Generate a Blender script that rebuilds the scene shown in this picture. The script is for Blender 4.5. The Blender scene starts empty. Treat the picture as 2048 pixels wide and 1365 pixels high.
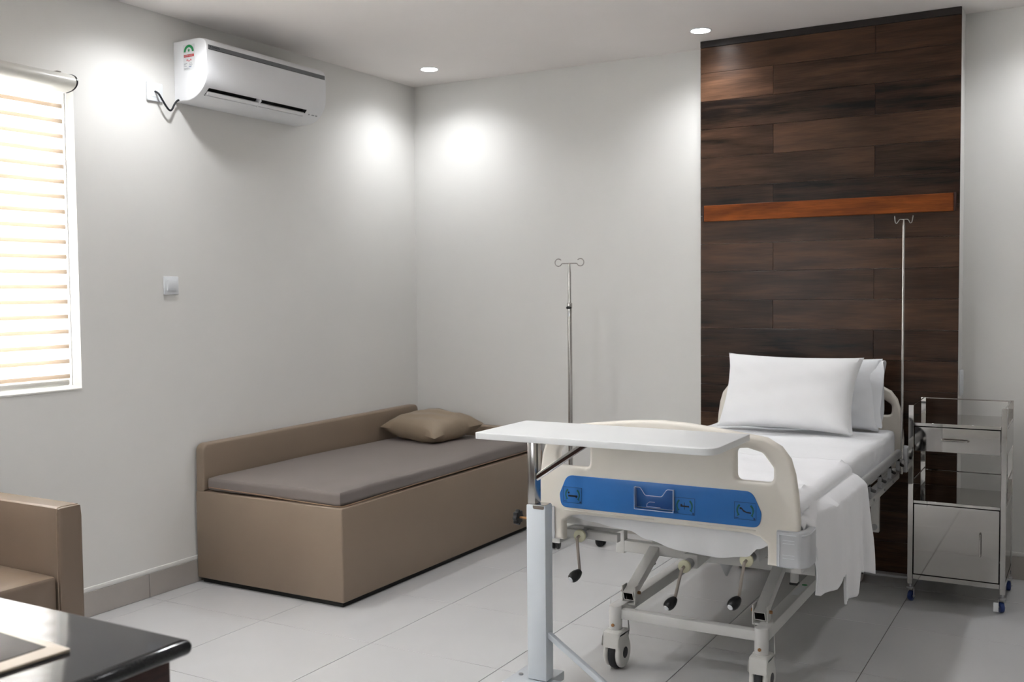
import bpy, bmesh, math, random
from mathutils import Vector, Matrix
random.seed(7)
C = bpy.context.scene.collection
PI = math.pi

# ------------------------------------------------------------------ camera
def make_camera():
    f, yaw, pitch, roll = 2033.27, .5216, -.04798, -.00979
    fw = Vector((-math.sin(yaw)*math.cos(pitch), math.cos(yaw)*math.cos(pitch), math.sin(pitch)))
    r = fw.cross(Vector((0, 0, 1))).normalized()
    u = r.cross(fw)
    r2 = r*math.cos(roll) + u*math.sin(roll)
    u2 = -r*math.sin(roll) + u*math.cos(roll)
    m = Matrix((r2, u2, -fw)).transposed().to_4x4()
    m.translation = Vector((3.84724, -5.45076, 1.41827))
    cd = bpy.data.cameras.new('camera')
    cd.sensor_width = 36
    cd.lens = f*36/2048
    cd.clip_start = .05
    cd.dof.use_dof = True
    cd.dof.focus_distance = 3.9
    cd.dof.aperture_fstop = 4.0
    o = bpy.data.objects.new('camera', cd)
    C.objects.link(o)
    o.matrix_world = m
    bpy.context.scene.camera = o
make_camera()

# ------------------------------------------------------------------ world, exposure, lights
sc = bpy.context.scene
w = bpy.data.worlds.new('world'); sc.world = w; w.use_nodes = True
bg = w.node_tree.nodes['Background']
bg.inputs[0].default_value = (.92, .955, 1.0, 1)
bg.inputs[1].default_value = 4.0
sc.view_settings.view_transform = 'Standard'
sc.view_settings.look = 'None'
sc.view_settings.exposure = 3.2
sc.view_settings.gamma = 1.0
sc.view_settings.use_curve_mapping = False

CEIL = 2.748
def spot(x, y, power):
    l = bpy.data.lights.new('downlight_or_fill_beam', 'SPOT')
    l.energy = power/5.86; l.color = (.96, .98, 1.0)
    l.spot_size = math.radians(150); l.spot_blend = 1.0
    l.shadow_soft_size = .045
    o = bpy.data.objects.new('downlight_or_fill_beam', l); C.objects.link(o)
    o.location = (x, y, CEIL-.03)
LIGHTS = [(.39, -.39, 19), (.39, -2.28, 22), (2.07, -.39, 20), (3.75, -.39, 16), (2.07, -2.42, 30), (3.75, -2.42, 4), (.39, -4.45, 42), (2.07, -4.45, 62)]  # first half belongs to the room; later ones are unseen, added to brighten it
for x, y, p in LIGHTS: spot(x, y, p)
# daylight portal in the window opening
pl = bpy.data.lights.new('window_or_fill_portal', 'AREA'); pl.shape = 'RECTANGLE'; pl.size = 1.32; pl.size_y = 1.92
pl.cycles.is_portal = True
po = bpy.data.objects.new('window_or_fill_portal', pl); C.objects.link(po)
po.location = (-.215, -3.52, 1.655); po.rotation_euler = (0, -PI/2, 0)
for L_ in (pl,): L_.energy = 1

p2 = bpy.data.lights.new('window_or_fill_portal', 'AREA'); p2.shape = 'RECTANGLE'; p2.size = .29; p2.size_y = 1.18; p2.energy = 1  # portal for the added fill window behind the camera
p2.cycles.is_portal = True
po2 = bpy.data.objects.new('window_or_fill_portal', p2); C.objects.link(po2)
po2.location = (.90, -6.47, 1.55); po2.rotation_euler = (PI/2, 0, PI)

# ------------------------------------------------------------------ materials
def nd(nt, typ, **kw):
    n = nt.nodes.new(typ)
    for k, v in kw.items(): setattr(n, k, v)
    return n
def mat(name, col, rough=.5, metal=0., bump=0., bscale=200., var=0., vscale=6., trans=0., ior=1.45, spec=.5, coat=0., stretch=(1, 1, 1), sheen=0., bdist=.001, emit=None, estr=0.):
    m = bpy.data.materials.new(name); m.use_nodes = True
    nt = m.node_tree; b = nt.nodes['Principled BSDF']
    b.inputs['Base Color'].default_value = (*col, 1)
    b.inputs['Roughness'].default_value = rough
    b.inputs['Metallic'].default_value = metal
    b.inputs['Transmission Weight'].default_value = trans
    b.inputs['IOR'].default_value = ior
    b.inputs['Specular IOR Level'].default_value = spec
    b.inputs['Coat Weight'].default_value = coat
    b.inputs['Sheen Weight'].default_value = sheen
    if emit:
        b.inputs['Emission Color'].default_value = (*emit, 1); b.inputs['Emission Strength'].default_value = estr
    tc = nd(nt, 'ShaderNodeTexCoord'); mp = nd(nt, 'ShaderNodeMapping'); mp.inputs['Scale'].default_value = stretch
    nt.links.new(tc.outputs['Object'], mp.inputs[0])
    n = nd(nt, 'ShaderNodeTexNoise'); n.inputs['Scale'].default_value = vscale; n.inputs['Detail'].default_value = 4
    nt.links.new(mp.outputs[0], n.inputs['Vector'])
    r = nd(nt, 'ShaderNodeValToRGB')
    v = max(var, .015)
    r.color_ramp.elements[0].position = .3; r.color_ramp.elements[1].position = .7
    r.color_ramp.elements[0].color = (*[c*(1-v) for c in col], 1)
    r.color_ramp.elements[1].color = (*[min(1, c*(1+v)) for c in col], 1)
    nt.links.new(n.outputs[0], r.inputs[0]); nt.links.new(r.outputs[0], b.inputs['Base Color'])
    if bump:
        n2 = nd(nt, 'ShaderNodeTexNoise'); n2.inputs['Scale'].default_value = bscale; n2.inputs['Detail'].default_value = 3
        nt.links.new(mp.outputs[0], n2.inputs['Vector'])
        bp = nd(nt, 'ShaderNodeBump'); bp.inputs['Strength'].default_value = bump; bp.inputs['Distance'].default_value = bdist
        nt.links.new(n2.outputs[0], bp.inputs['Height']); nt.links.new(bp.outputs[0], b.inputs['Normal'])
    return m
def wood(name, dark, light, rough, sx=1.0, sz=1.0, objvar=.5, coat=0.):
    m = bpy.data.materials.new(name); m.use_nodes = True
    nt = m.node_tree; b = nt.nodes['Principled BSDF']
    tc = nd(nt, 'ShaderNodeTexCoord'); oi = nd(nt, 'ShaderNodeObjectInfo')
    mul = nd(nt, 'ShaderNodeVectorMath', operation='SCALE'); mul.inputs['Scale'].default_value = 37.
    cb = nd(nt, 'ShaderNodeCombineXYZ')
    for i in range(3): nt.links.new(oi.outputs['Random'], cb.inputs[i])
    nt.links.new(cb.outputs[0], mul.inputs[0])
    add = nd(nt, 'ShaderNodeVectorMath', operation='ADD')
    nt.links.new(tc.outputs['Object'], add.inputs[0]); nt.links.new(mul.outputs[0], add.inputs[1])
    def noise(scale, det, sc_, dist=0.):
        mp = nd(nt, 'ShaderNodeMapping'); mp.inputs['Scale'].default_value = sc_
        nt.links.new(add.outputs[0], mp.inputs[0])
        n = nd(nt, 'ShaderNodeTexNoise'); n.inputs['Scale'].default_value = scale; n.inputs['Detail'].default_value = det
        n.inputs['Distortion'].default_value = dist
        nt.links.new(mp.outputs[0], n.inputs['Vector']); return n
    a = noise(3., 5, (1.2*sx, 1, 6*sz), .25)       # broad figure
    c = noise(9., 8, (1.5*sx, 1, 34*sz), .1)      # fine fibre
    mix = nd(nt, 'ShaderNodeMath', operation='MULTIPLY_ADD'); mix.inputs[1].default_value = .42
    nt.links.new(c.outputs[0], mix.inputs[0])
    m2 = nd(nt, 'ShaderNodeMath', operation='MULTIPLY_ADD'); m2.inputs[1].default_value = .75; m2.inputs[2].default_value = -.085
    nt.links.new(a.outputs[0], m2.inputs[0]); nt.links.new(m2.outputs[0], mix.inputs[2])
    m3 = nd(nt, 'ShaderNodeMath', operation='MULTIPLY_ADD'); m3.inputs[1].default_value = .32*objvar
    nt.links.new(oi.outputs['Random'], m3.inputs[0])
    m4 = nd(nt, 'ShaderNodeMath', operation='ADD'); m4.inputs[1].default_value = -.16*objvar
    nt.links.new(mix.outputs[0], m4.inputs[0]); nt.links.new(m4.outputs[0], m3.inputs[2])
    r = nd(nt, 'ShaderNodeValToRGB')
    r.color_ramp.elements[0].position = .25; r.color_ramp.elements[1].position = .75
    r.color_ramp.elements[0].color = (*dark, 1); r.color_ramp.elements[1].color = (*light, 1)
    e = r.color_ramp.elements.new(.5); e.color = (*[(p*.55+q*.45) for p, q in zip(dark, light)], 1)
    nt.links.new(m3.outputs[0], r.inputs[0]); nt.links.new(r.outputs[0], b.inputs['Base Color'])
    b.inputs['Roughness'].default_value = rough
    b.inputs['Coat Weight'].default_value = coat; b.inputs['Coat Roughness'].default_value = .12
    b.inputs['Specular IOR Level'].default_value = .22
    bp = nd(nt, 'ShaderNodeBump'); bp.inputs['Strength'].default_value = .15; bp.inputs['Distance'].default_value = .001
    nt.links.new(c.outputs[0], bp.inputs['Height']); nt.links.new(bp.outputs[0], b.inputs['Normal'])
    return m

M = {}
M['wall'] = mat('wall_paint', (.715, .705, .68), .55, bump=.12, bscale=260, var=.012, vscale=2)
M['ceiling'] = mat('ceiling_paint', (.84, .80, .775), .8, bump=.08, bscale=200, var=.01, vscale=2)
M['trimwhite'] = mat('trim_paint', (.72, .71, .68), .5)
M['tile'] = mat('floor_tile', (.53, .53, .53), .25, var=.02, vscale=3, bump=.03, bscale=40)
M['grout'] = mat('grout', (.10, .075, .06), .9)
M['skirt'] = mat('skirting_tile', (.40, .37, .34), .35, var=.04, vscale=8)
M['plank'] = wood('dark_plank', (.0035, .0015, .0009), (.105, .052, .029), .30, sx=.7, sz=1.2, objvar=.8, coat=.0)
M['plankstrip'] = mat('dark_strip', (.015, .009, .007), .5, var=.1)
M['railwood'] = wood('orange_wood', (.08, .015, .002), (.36, .090, .011), .55, objvar=0)
M['leather'] = mat('tan_leatherette', (.245, .185, .135), .48, bump=.25, bscale=500, var=.03, vscale=5)
M['leather2'] = mat('armchair_leatherette', (.18, .133, .096), .38, bump=.2, bscale=400, var=.03, vscale=5)
M['taupe'] = mat('taupe_mattress_cover', (.185, .158, .145), .6, bump=.25, bscale=600, var=.03, vscale=4)
M['cush'] = mat('cushion_leatherette', (.26, .20, .14), .5, bump=.4, bscale=25, var=.05, vscale=6, bdist=.003)
M['piping'] = mat('tan_piping', (.30, .19, .12), .6)
M['black'] = mat('black_plastic', (.008, .008, .009), .35)
M['blackm'] = mat('black_plinth', (.01, .009, .008), .7)
M['acwhite'] = mat('glossy_white_plastic', (.83, .835, .85), .28)
M['acgrey'] = mat('grey_strip', (.16, .165, .175), .35)
M['darkslot'] = mat('dark_recess', (.012, .012, .013), .6)
M['plastic'] = mat('white_plastic', (.72, .74, .76), .35)
M['cream'] = mat('cream_moulded_plastic', (.78, .735, .66), .38, var=.01)
M['blue'] = mat('blue_panel', (.028, .17, .50), .32)
M['acryl'] = mat('clear_acrylic', (.9, .93, .97), .03, trans=1., ior=1.45)
M['acrylrim'] = mat('acrylic_edge', (.55, .62, .75), .15)
M['picto'] = mat('pictogram_black', (.01, .012, .02), .5)
M['pictogreen'] = mat('pictogram_green', (.01, .12, .10), .5)
M['bumper'] = mat('grey_white_bumper', (.55, .56, .58), .42)
M['whitesteel'] = mat('white_enamel_steel', (.70, .69, .67), .33)
M['tablesteel'] = mat('table_white_enamel', (.66, .70, .74), .3)
M['tabletop'] = mat('table_laminate', (.76, .77, .77), .32)
M['steel'] = mat('polished_steel', (.50, .485, .465), .04, metal=1., bump=.03, bscale=2.5, bdist=.01)
M['steelr'] = mat('brushed_steel', (.50, .48, .46), .22, metal=1.)
M['rod'] = mat('crank_rod_steel', (.42, .37, .33), .3, metal=1.)
M['zinc'] = mat('zinc_fitting', (.45, .45, .46), .35, metal=1.)
M['brass'] = mat('brass_bolt', (.42, .22, .10), .4, metal=1.)
M['ivory'] = mat('ivory_collar', (.70, .68, .50), .4)
M['caster'] = mat('caster_white', (.70, .69, .66), .35)
M['rubber'] = mat('dark_grey_rubber', (.035, .035, .037), .55)
M['bluewheel'] = mat('blue_wheel', (.01, .03, .14), .35)
M['red'] = mat('red_cap', (.22, .01, .008), .4)
M['alu'] = mat('guard_rail_aluminium', (.50, .50, .51), .3, metal=.6)
M['granite'] = mat('black_granite', (.015, .015, .017), .07, var=.5, vscale=400)
M['deskwood'] = mat('red_brown_desk_wood', (.045, .015, .010), .4, var=.3, vscale=20, stretch=(1, 1, 6))
M['padcream'] = mat('cream_border', (.55, .47, .38), .35)
M['paddark'] = mat('dark_inset', (.03, .022, .018), .5)
M['navy'] = mat('navy_edge', (.01, .01, .03), .3)
M['cordm'] = mat('black_cord', (.012, .014, .018), .45)
M['winframe'] = mat('window_frame_white', (.75, .75, .73), .4)
M['label'] = mat('sticker_white', (.72, .73, .74), .5)
M['lgreen'] = mat('sticker_green', (.02, .28, .09), .5)
M['lred'] = mat('sticker_red', (.55, .03, .03), .5)
M['lblue'] = mat('sticker_blue', (.05, .10, .35), .5)
M['greyink'] = mat('grey_ink', (.30, .31, .33), .5)
M['blindhead'] = mat('blind_cassette', (.58, .57, .53), .28)
M['lamp'] = mat('lamp_diffuser', (1, 1, 1), .5, emit=(.97, .99, 1.), estr=3.)

def fabric(name, col, weave=900., wr=.35, wscale=7., wdist=.012):
    m = bpy.data.materials.new(name); m.use_nodes = True
    nt = m.node_tree; b = nt.nodes['Principled BSDF']
    b.inputs['Roughness'].default_value = .85; b.inputs['Sheen Weight'].default_value = .15
    b.inputs['Base Color'].default_value = (*col, 1)
    tc = nd(nt, 'ShaderNodeTexCoord')
    n1 = nd(nt, 'ShaderNodeTexNoise'); n1.inputs['Scale'].default_value = weave
    n2 = nd(nt, 'ShaderNodeTexNoise'); n2.inputs['Scale'].default_value = wscale; n2.inputs['Detail'].default_value = 5; n2.inputs['Distortion'].default_value = 1.2
    for n in (n1, n2): nt.links.new(tc.outputs['Object'], n.inputs['Vector'])
    b1 = nd(nt, 'ShaderNodeBump'); b1.inputs['Strength'].default_value = .25; b1.inputs['Distance'].default_value = .0008
    b2 = nd(nt, 'ShaderNodeBump'); b2.inputs['Strength'].default_value = wr; b2.inputs['Distance'].default_value = wdist
    nt.links.new(n1.outputs[0], b1.inputs['Height']); nt.links.new(n2.outputs[0], b2.inputs['Height'])
    nt.links.new(b2.outputs[0], b1.inputs['Normal']); nt.links.new(b1.outputs[0], b.inputs['Normal'])
    return m
M['sheet'] = fabric('white_cotton_sheet', (.86, .865, .88))
M['pillow'] = fabric('white_pillow_cotton', (.88, .88, .89), wr=.2, wscale=5)
M['pillow2'] = fabric('white_pillowcase', (.84, .855, .88), wr=.35, wscale=9)
M['blanket'] = fabric('white_waffle_blanket', (.88, .88, .90), weave=300, wr=.3, wscale=10)

def translucent(name, col, fac=.7, tcol=None):
    m = bpy.data.materials.new(name); m.use_nodes = True
    nt = m.node_tree; out = nt.nodes['Material Output']; b = nt.nodes['Principled BSDF']
    b.inputs['Base Color'].default_value = (*col, 1); b.inputs['Roughness'].default_value = .8
    t = nd(nt, 'ShaderNodeBsdfTranslucent'); t.inputs[0].default_value = (*(tcol or col), 1)
    mx = nd(nt, 'ShaderNodeMixShader')
    n = nd(nt, 'ShaderNodeTexNoise'); n.inputs['Scale'].default_value = 300
    mr = nd(nt, 'ShaderNodeMapRange'); mr.inputs['To Min'].default_value = fac-.04; mr.inputs['To Max'].default_value = fac+.04
    nt.links.new(n.outputs[0], mr.inputs[0]); nt.links.new(mr.outputs[0], mx.inputs[0])
    nt.links.new(b.outputs[0], mx.inputs[1]); nt.links.new(t.outputs[0], mx.inputs[2]); nt.links.new(mx.outputs[0], out.inputs[0])
    return m
M['vane'] = translucent('blind_vane_fabric', (.90, .875, .84), .62)
M['band'] = translucent('blind_opaque_band', (.85, .72, .58), .5, (.155, .115, .08))
M['sheer'] = translucent('blind_sheer', (.93, .91, .885), .85)
def glass():
    m = bpy.data.materials.new('window_glass'); m.use_nodes = True
    nt = m.node_tree; b = nt.nodes['Principled BSDF']; out = nt.nodes['Material Output']
    b.inputs['Roughness'].default_value = .02
    t = nd(nt, 'ShaderNodeBsdfTransparent'); g = nd(nt, 'ShaderNodeBsdfGlossy'); g.inputs['Roughness'].default_value = .02
    fr = nd(nt, 'ShaderNodeFresnel'); mx = nd(nt, 'ShaderNodeMixShader')
    nt.links.new(fr.outputs[0], mx.inputs[0]); nt.links.new(t.outputs[0], mx.inputs[1]); nt.links.new(g.outputs[0], mx.inputs[2])
    nt.links.new(mx.outputs[0], out.inputs[0]); return m
M['glass'] = glass()

# ------------------------------------------------------------------ mesh helpers (world coordinates)
def wloc(o):
    v = Vector((0, 0, 0))
    while o is not None: v += o.location; o = o.parent
    return v
def link(name, me, mats, parent=None, origin=None, smooth=False):
    pw = wloc(parent) if parent else Vector((0, 0, 0))
    if origin is None: origin = pw
    origin = Vector(origin)
    me.transform(Matrix.Translation(-origin))
    if not isinstance(mats, (list, tuple)): mats = [mats]
    for m in mats: me.materials.append(m)
    if smooth:
        for p in me.polygons: p.use_smooth = True
        try: me.set_sharp_from_angle(angle=math.radians(38))
        except Exception: pass
    o = bpy.data.objects.new(name, me); C.objects.link(o)
    if parent: o.parent = parent; o.location = origin-pw
    else: o.location = origin
    return o
def build(name, bm, m, parent=None, origin=None, smooth=True):
    me = bpy.data.meshes.new(name); bm.normal_update(); bm.to_mesh(me); bm.free()
    return link(name, me, m, parent, origin, smooth)
def tag(o, label=None, cat=None, group=None, kind=None):
    if label: o['label'] = label
    if cat: o['category'] = cat
    if group: o['group'] = group
    if kind: o['kind'] = kind
    return o
def empty(name, loc, label=None, cat=None, group=None, kind=None):
    o = bpy.data.objects.new(name, None); C.objects.link(o); o.location = loc; o.empty_display_size = .1
    return tag(o, label, cat, group, kind)
def box(a, b, bev=0., seg=2, bm=None, mi=0, rot=None, pivot=None):
    """box from corner a to corner b, bevelled"""
    bm2 = bmesh.new()
    bmesh.ops.create_cube(bm2, size=1)
    for v in bm2.verts:
        v.co = Vector([a[i] + (v.co[i]+.5)*(b[i]-a[i]) for i in range(3)])
    if bev > 0:
        bmesh.ops.bevel(bm2, geom=list(bm2.edges), offset=bev, segments=seg, profile=.5, affect='EDGES', clamp_overlap=True)
    if rot is not None:
        pv = Vector(pivot) if pivot else (Vector(a)+Vector(b))/2
        bmesh.ops.transform(bm2, matrix=Matrix.Translation(pv) @ rot @ Matrix.Translation(-pv), verts=bm2.verts)
    for f in bm2.faces: f.material_index = mi
    return merge(bm, bm2)
def merge(bm, bm2):
    if bm is None: return bm2
    me = bpy.data.meshes.new('tmp'); bm2.to_mesh(me); bm2.free(); bm.from_mesh(me); bpy.data.meshes.remove(me)
    return bm
def cyl(p, q, r, r2=None, seg=20, bev=0., bm=None, mi=0, caps=True):
    p = Vector(p); q = Vector(q); d = q-p
    bm2 = bmesh.new()
    bmesh.ops.create_cone(bm2, cap_ends=caps, segments=seg, radius1=r, radius2=r if r2 is None else r2, depth=d.length)
    if bev > 0:
        es = [e for e in bm2.edges if abs(e.verts[0].co.z-e.verts[1].co.z) < 1e-6]
        bmesh.ops.bevel(bm2, geom=es, offset=bev, segments=2, profile=.5, affect='EDGES')
    rot = d.to_track_quat('Z', 'Y').to_matrix().to_4x4()
    bmesh.ops.transform(bm2, matrix=Matrix.Translation((p+q)/2) @ rot, verts=bm2.verts)
    for f in bm2.faces: f.material_index = mi
    return merge(bm, bm2)
def lathe(pts, p, axis, seg=24, bm=None, mi=0):
    """pts = [(r, h)] revolved about axis from point p"""
    bm2 = bmesh.new(); rings = []
    for r, h in pts:
        if r < 1e-6: rings.append([bm2.verts.new((0, 0, h))])
        else: rings.append([bm2.verts.new((r*math.cos(2*PI*k/seg), r*math.sin(2*PI*k/seg), h)) for k in range(seg)])
    for a, b in zip(rings, rings[1:]):
        for k in range(seg):
            q = [a[k % len(a)], a[(k+1) % len(a)], b[(k+1) % len(b)], b[k % len(b)]]
            u = []
            for v in q:
                if v not in u: u.append(v)
            if len(u) > 2: bm2.faces.new(u)
    bmesh.ops.recalc_face_normals(bm2, faces=bm2.faces)
    rot = Vector(axis).to_track_quat('Z', 'Y').to_matrix().to_4x4()
    bmesh.ops.transform(bm2, matrix=Matrix.Translation(Vector(p)) @ rot, verts=bm2.verts)
    for f in bm2.faces: f.material_index = mi
    return merge(bm, bm2)
def tube(path, r, seg=10, bm=None, mi=0, closed=False, rad=None):
    bm2 = bmesh.new(); P = [Vector(p) for p in path]; n = len(P); rings = []
    ref = None
    for i, p in enumerate(P):
        if closed: t = (P[(i+1) % n]-P[i-1]).normalized()
        else: t = (P[min(i+1, n-1)]-P[max(i-1, 0)]).normalized()
        if ref is None: ref = Vector((0, 0, 1)) if abs(t.z) < .9 else Vector((1, 0, 0))
        a = (ref - t*ref.dot(t)).normalized(); b = t.cross(a); ref = a
        rr = rad[i] if rad else r
        rings.append([bm2.verts.new(p + a*rr*math.cos(2*PI*k/seg) + b*rr*math.sin(2*PI*k/seg)) for k in range(seg)])
    pairs = list(zip(rings, rings[1:])) + ([(rings[-1], rings[0])] if closed else [])
    for A, B in pairs:
        for k in range(seg): bm2.faces.new((A[k], A[(k+1) % seg], B[(k+1) % seg], B[k]))
    if not closed:
        bm2.faces.new(rings[0][::-1]); bm2.faces.new(rings[-1])
    for f in bm2.faces: f.material_index = mi
    bmesh.ops.recalc_face_normals(bm2, faces=bm2.faces)
    return merge(bm, bm2)
def beam(p, q, w, h, bev=.003, bm=None, mi=0, roll=0., hollow=False):
    """rectangular bar from p to q, w wide and h high"""
    p = Vector(p); q = Vector(q); d = q-p; L = d.length
    bm2 = bmesh.new(); bmesh.ops.create_cube(bm2, size=1)
    for v in bm2.verts: v.co = Vector((v.co.x*w, v.co.y*h, v.co.z*L))
    bmesh.ops.bevel(bm2, geom=[e for e in bm2.edges if abs(e.verts[0].co.z-e.verts[1].co.z) > L*.5], offset=bev, segments=2, profile=.5, affect='EDGES')
    if hollow:
        ends = [f for f in bm2.faces if abs(abs(f.normal.z)-1) < 1e-3]
        r = bmesh.ops.inset_individual(bm2, faces=ends, thickness=min(w, h)*.09)
        for f in ends:
            s = 1 if f.normal.z > 0 else -1
            e = bmesh.ops.extrude_discrete_faces(bm2, faces=[f])['faces'][0]
            for v in e.verts: v.co.z -= s*L*.12
            for v in e.verts:
                for lf in v.link_faces: lf.material_index = 1  # tube mouth takes the dark material, the shade inside is painted in
    z = d.normalized(); x = Vector((1, 0, 0))
    if abs(z.x) > .9: x = Vector((0, 1, 0))
    x = (x - z*x.dot(z)).normalized(); y = z.cross(x)
    R = Matrix((x, y, z)).transposed().to_4x4()
    bmesh.ops.transform(bm2, matrix=Matrix.Translation((p+q)/2) @ R @ Matrix.Rotation(roll, 4, 'Z'), verts=bm2.verts)
    if mi:
        for f in bm2.faces: f.material_index = mi
    return merge(bm, bm2)
def rounded(pts, rads, n=6):
    """polygon with rounded corners; rads one radius or a list"""
    if not isinstance(rads, (list, tuple)): rads = [rads]*len(pts)
    out = []
    for i, p in enumerate(pts):
        p = Vector(p); a = Vector(pts[i-1]); b = Vector(pts[(i+1) % len(pts)]); r = rads[i]
        da = (a-p); db = (b-p); ang = da.angle(db)
        if r < 1e-5 or ang > PI-.02: out.append(tuple(p)); continue
        t = min(r/math.tan(ang/2), da.length*.49, db.length*.49)
        s = p+da.normalized()*t; e = p+db.normalized()*t
        for k in range(n+1):
            u = k/n
            out.append(tuple(s*(1-u)**2 + p*2*u*(1-u) + e*u*u))
    return out
def plate(outlines, thick, bev, mapf, mi=0, bres=2):
    """2D outlines (first outer, rest holes) -> bevelled slab; mapf maps (u,v,w) to world; w in [-thick/2, thick/2]"""
    cu = bpy.data.curves.new('tmp', 'CURVE'); cu.dimensions = '2D'; cu.fill_mode = 'BOTH'
    for pts in outlines:
        s = cu.splines.new('POLY'); s.points.add(len(pts)-1); s.use_cyclic_u = True
        for k, p in enumerate(pts): s.points[k].co = (p[0], p[1], 0, 1)
    cu.extrude = max(thick/2-bev, 0); cu.bevel_depth = bev; cu.bevel_resolution = bres; cu.offset = -bev
    o = bpy.data.objects.new('tmp', cu); C.objects.link(o)
    dg = bpy.context.evaluated_depsgraph_get(); me = bpy.data.meshes.new_from_object(o.evaluated_get(dg))
    bm = bmesh.new(); bm.from_mesh(me)
    bpy.data.objects.remove(o); bpy.data.curves.remove(cu); bpy.data.meshes.remove(me)
    bmesh.ops.remove_doubles(bm, verts=bm.verts, dist=1e-5)
    for v in bm.verts: v.co = Vector(mapf(*v.co))
    bmesh.ops.recalc_face_normals(bm, faces=bm.faces)
    for f in bm.faces: f.material_index = mi
    return bm
def text_mesh(s, size, mapf, thick=.0004):
    cu = bpy.data.curves.new('tmp', 'FONT'); cu.body = s; cu.size = size; cu.extrude = thick; cu.align_x = 'LEFT'
    o = bpy.data.objects.new('tmp', cu); C.objects.link(o)
    dg = bpy.context.evaluated_depsgraph_get(); me = bpy.data.meshes.new_from_object(o.evaluated_get(dg))
    bm = bmesh.new(); bm.from_mesh(me)
    bpy.data.objects.remove(o); bpy.data.curves.remove(cu); bpy.data.meshes.remove(me)
    for v in bm.verts: v.co = Vector(mapf(*v.co))
    return bm
def ramp(x, tab):
    if x <= tab[0][0]: return tab[0][1]
    for (a, b), (c, d) in zip(tab, tab[1:]):
        if x <= c:
            t = (x-a)/(c-a) if c > a else 1
            return b+(d-b)*t
    return tab[-1][1]
def sramp(x, tab):
    if x <= tab[0][0]: return tab[0][1]
    for (a, b), (c, d) in zip(tab, tab[1:]):
        if x <= c:
            t = (x-a)/(c-a) if c > a else 1
            t = t*t*(3-2*t)
            return b+(d-b)*t
    return tab[-1][1]

# ------------------------------------------------------------------ setting: shell
XR, YF = 5.1, -6.3
GX, GY, GS = .11562, -2.8156, .6
floor = build('floor', box((-.2, YF-.15, -.1), (XR+.15, .15, -.004)), M['grout'], smooth=False)
tag(floor, kind='structure')
def lines(lo, hi, g0):
    v = [lo]; k = math.ceil((lo-g0)/GS+1e-6)
    while g0+k*GS < hi-1e-6: v.append(g0+k*GS); k += 1
    return v+[hi]
xs = lines(0, XR, GX); ys = lines(YF, 0, GY)
tile_cache = {}
for i in range(len(xs)-1):
    for j in range(len(ys)-1):
        a, b, c, d = xs[i], xs[i+1], ys[j], ys[j+1]
        wx, wy = round(b-a, 4), round(d-c, 4); g = .0014
        key = (wx, wy)
        if key not in tile_cache:
            bm = box((g-wx/2, g-wy/2, -.004), (wx/2-g, wy/2-g, 0), .0008, 1)
            me = bpy.data.meshes.new('floor_tile'); bm.to_mesh(me); bm.free(); me.materials.append(M['tile'])
            tile_cache[key] = me
        o = bpy.data.objects.new('floor_tile', tile_cache[key]); C.objects.link(o); o.parent = floor
        o.location = ((a+b)/2, (c+d)/2, 0)
ceiling = tag(build('ceiling', box((-.2, YF-.15, CEIL), (XR+.15, .15, CEIL+.1)), M['ceiling'], smooth=False), kind='structure')
tag(build('wall_back', box((-.2, 0, 0), (XR+.15, .15, CEIL)), M['wall'], smooth=False), kind='structure')
tag(build('wall_right', box((XR, YF, 0), (XR+.15, 0, CEIL)), M['wall'], smooth=False), kind='structure')
FX0, FX1, FZ0, FZ1 = .75, 1.05, .95, 2.15      # unseen window behind the camera, put in to add frontal fill light
bm = box((-.2, YF-.15, 0), (FX0, YF, CEIL)); box((FX1, YF-.15, 0), (XR+.15, YF, CEIL), bm=bm)
box((FX0, YF-.15, 0), (FX1, YF, FZ0), bm=bm); box((FX0, YF-.15, FZ1), (FX1, YF, CEIL), bm=bm)
tag(build('wall_front', bm, M['wall'], smooth=False), kind='structure')
yf0, yf1 = YF-.13, YF-.09
bm = box((FX0+.002, yf0, FZ0+.002), (FX1-.002, yf1, FZ0+.05), .003); box((FX0+.002, yf0, FZ1-.05), (FX1-.002, yf1, FZ1-.002), .003, bm=bm)
for a in (FX0+.002, FX1-.05): box((a, yf0, FZ0+.05), (a+.048, yf1, FZ1-.05), .003, bm=bm)
fill_win = build('added_fill_window', bm, M['winframe'], origin=((FX0+FX1)/2, YF-.11, FZ0)); tag(fill_win, kind='structure')
for a, b in ((FX0+.05, FX1-.05),):
    build('pane', box((a, YF-.113, FZ0+.05), (b, YF-.108, FZ1-.05)), M['glass'], fill_win, smooth=False)
# left wall with the window opening
WY0, WY1, WZ0, WZ1 = -4.50, -2.541, 1.011, 2.32
bm = box((-.2, YF, 0), (0, WY0, CEIL)); box((-.2, WY1, 0), (0, 0, CEIL), bm=bm)
box((-.2, WY0, 0), (0, WY1, WZ0), bm=bm); box((-.2, WY0, WZ1), (0, WY1, CEIL), bm=bm)
tag(build('wall_left', bm, M['wall'], smooth=False), kind='structure')
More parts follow.
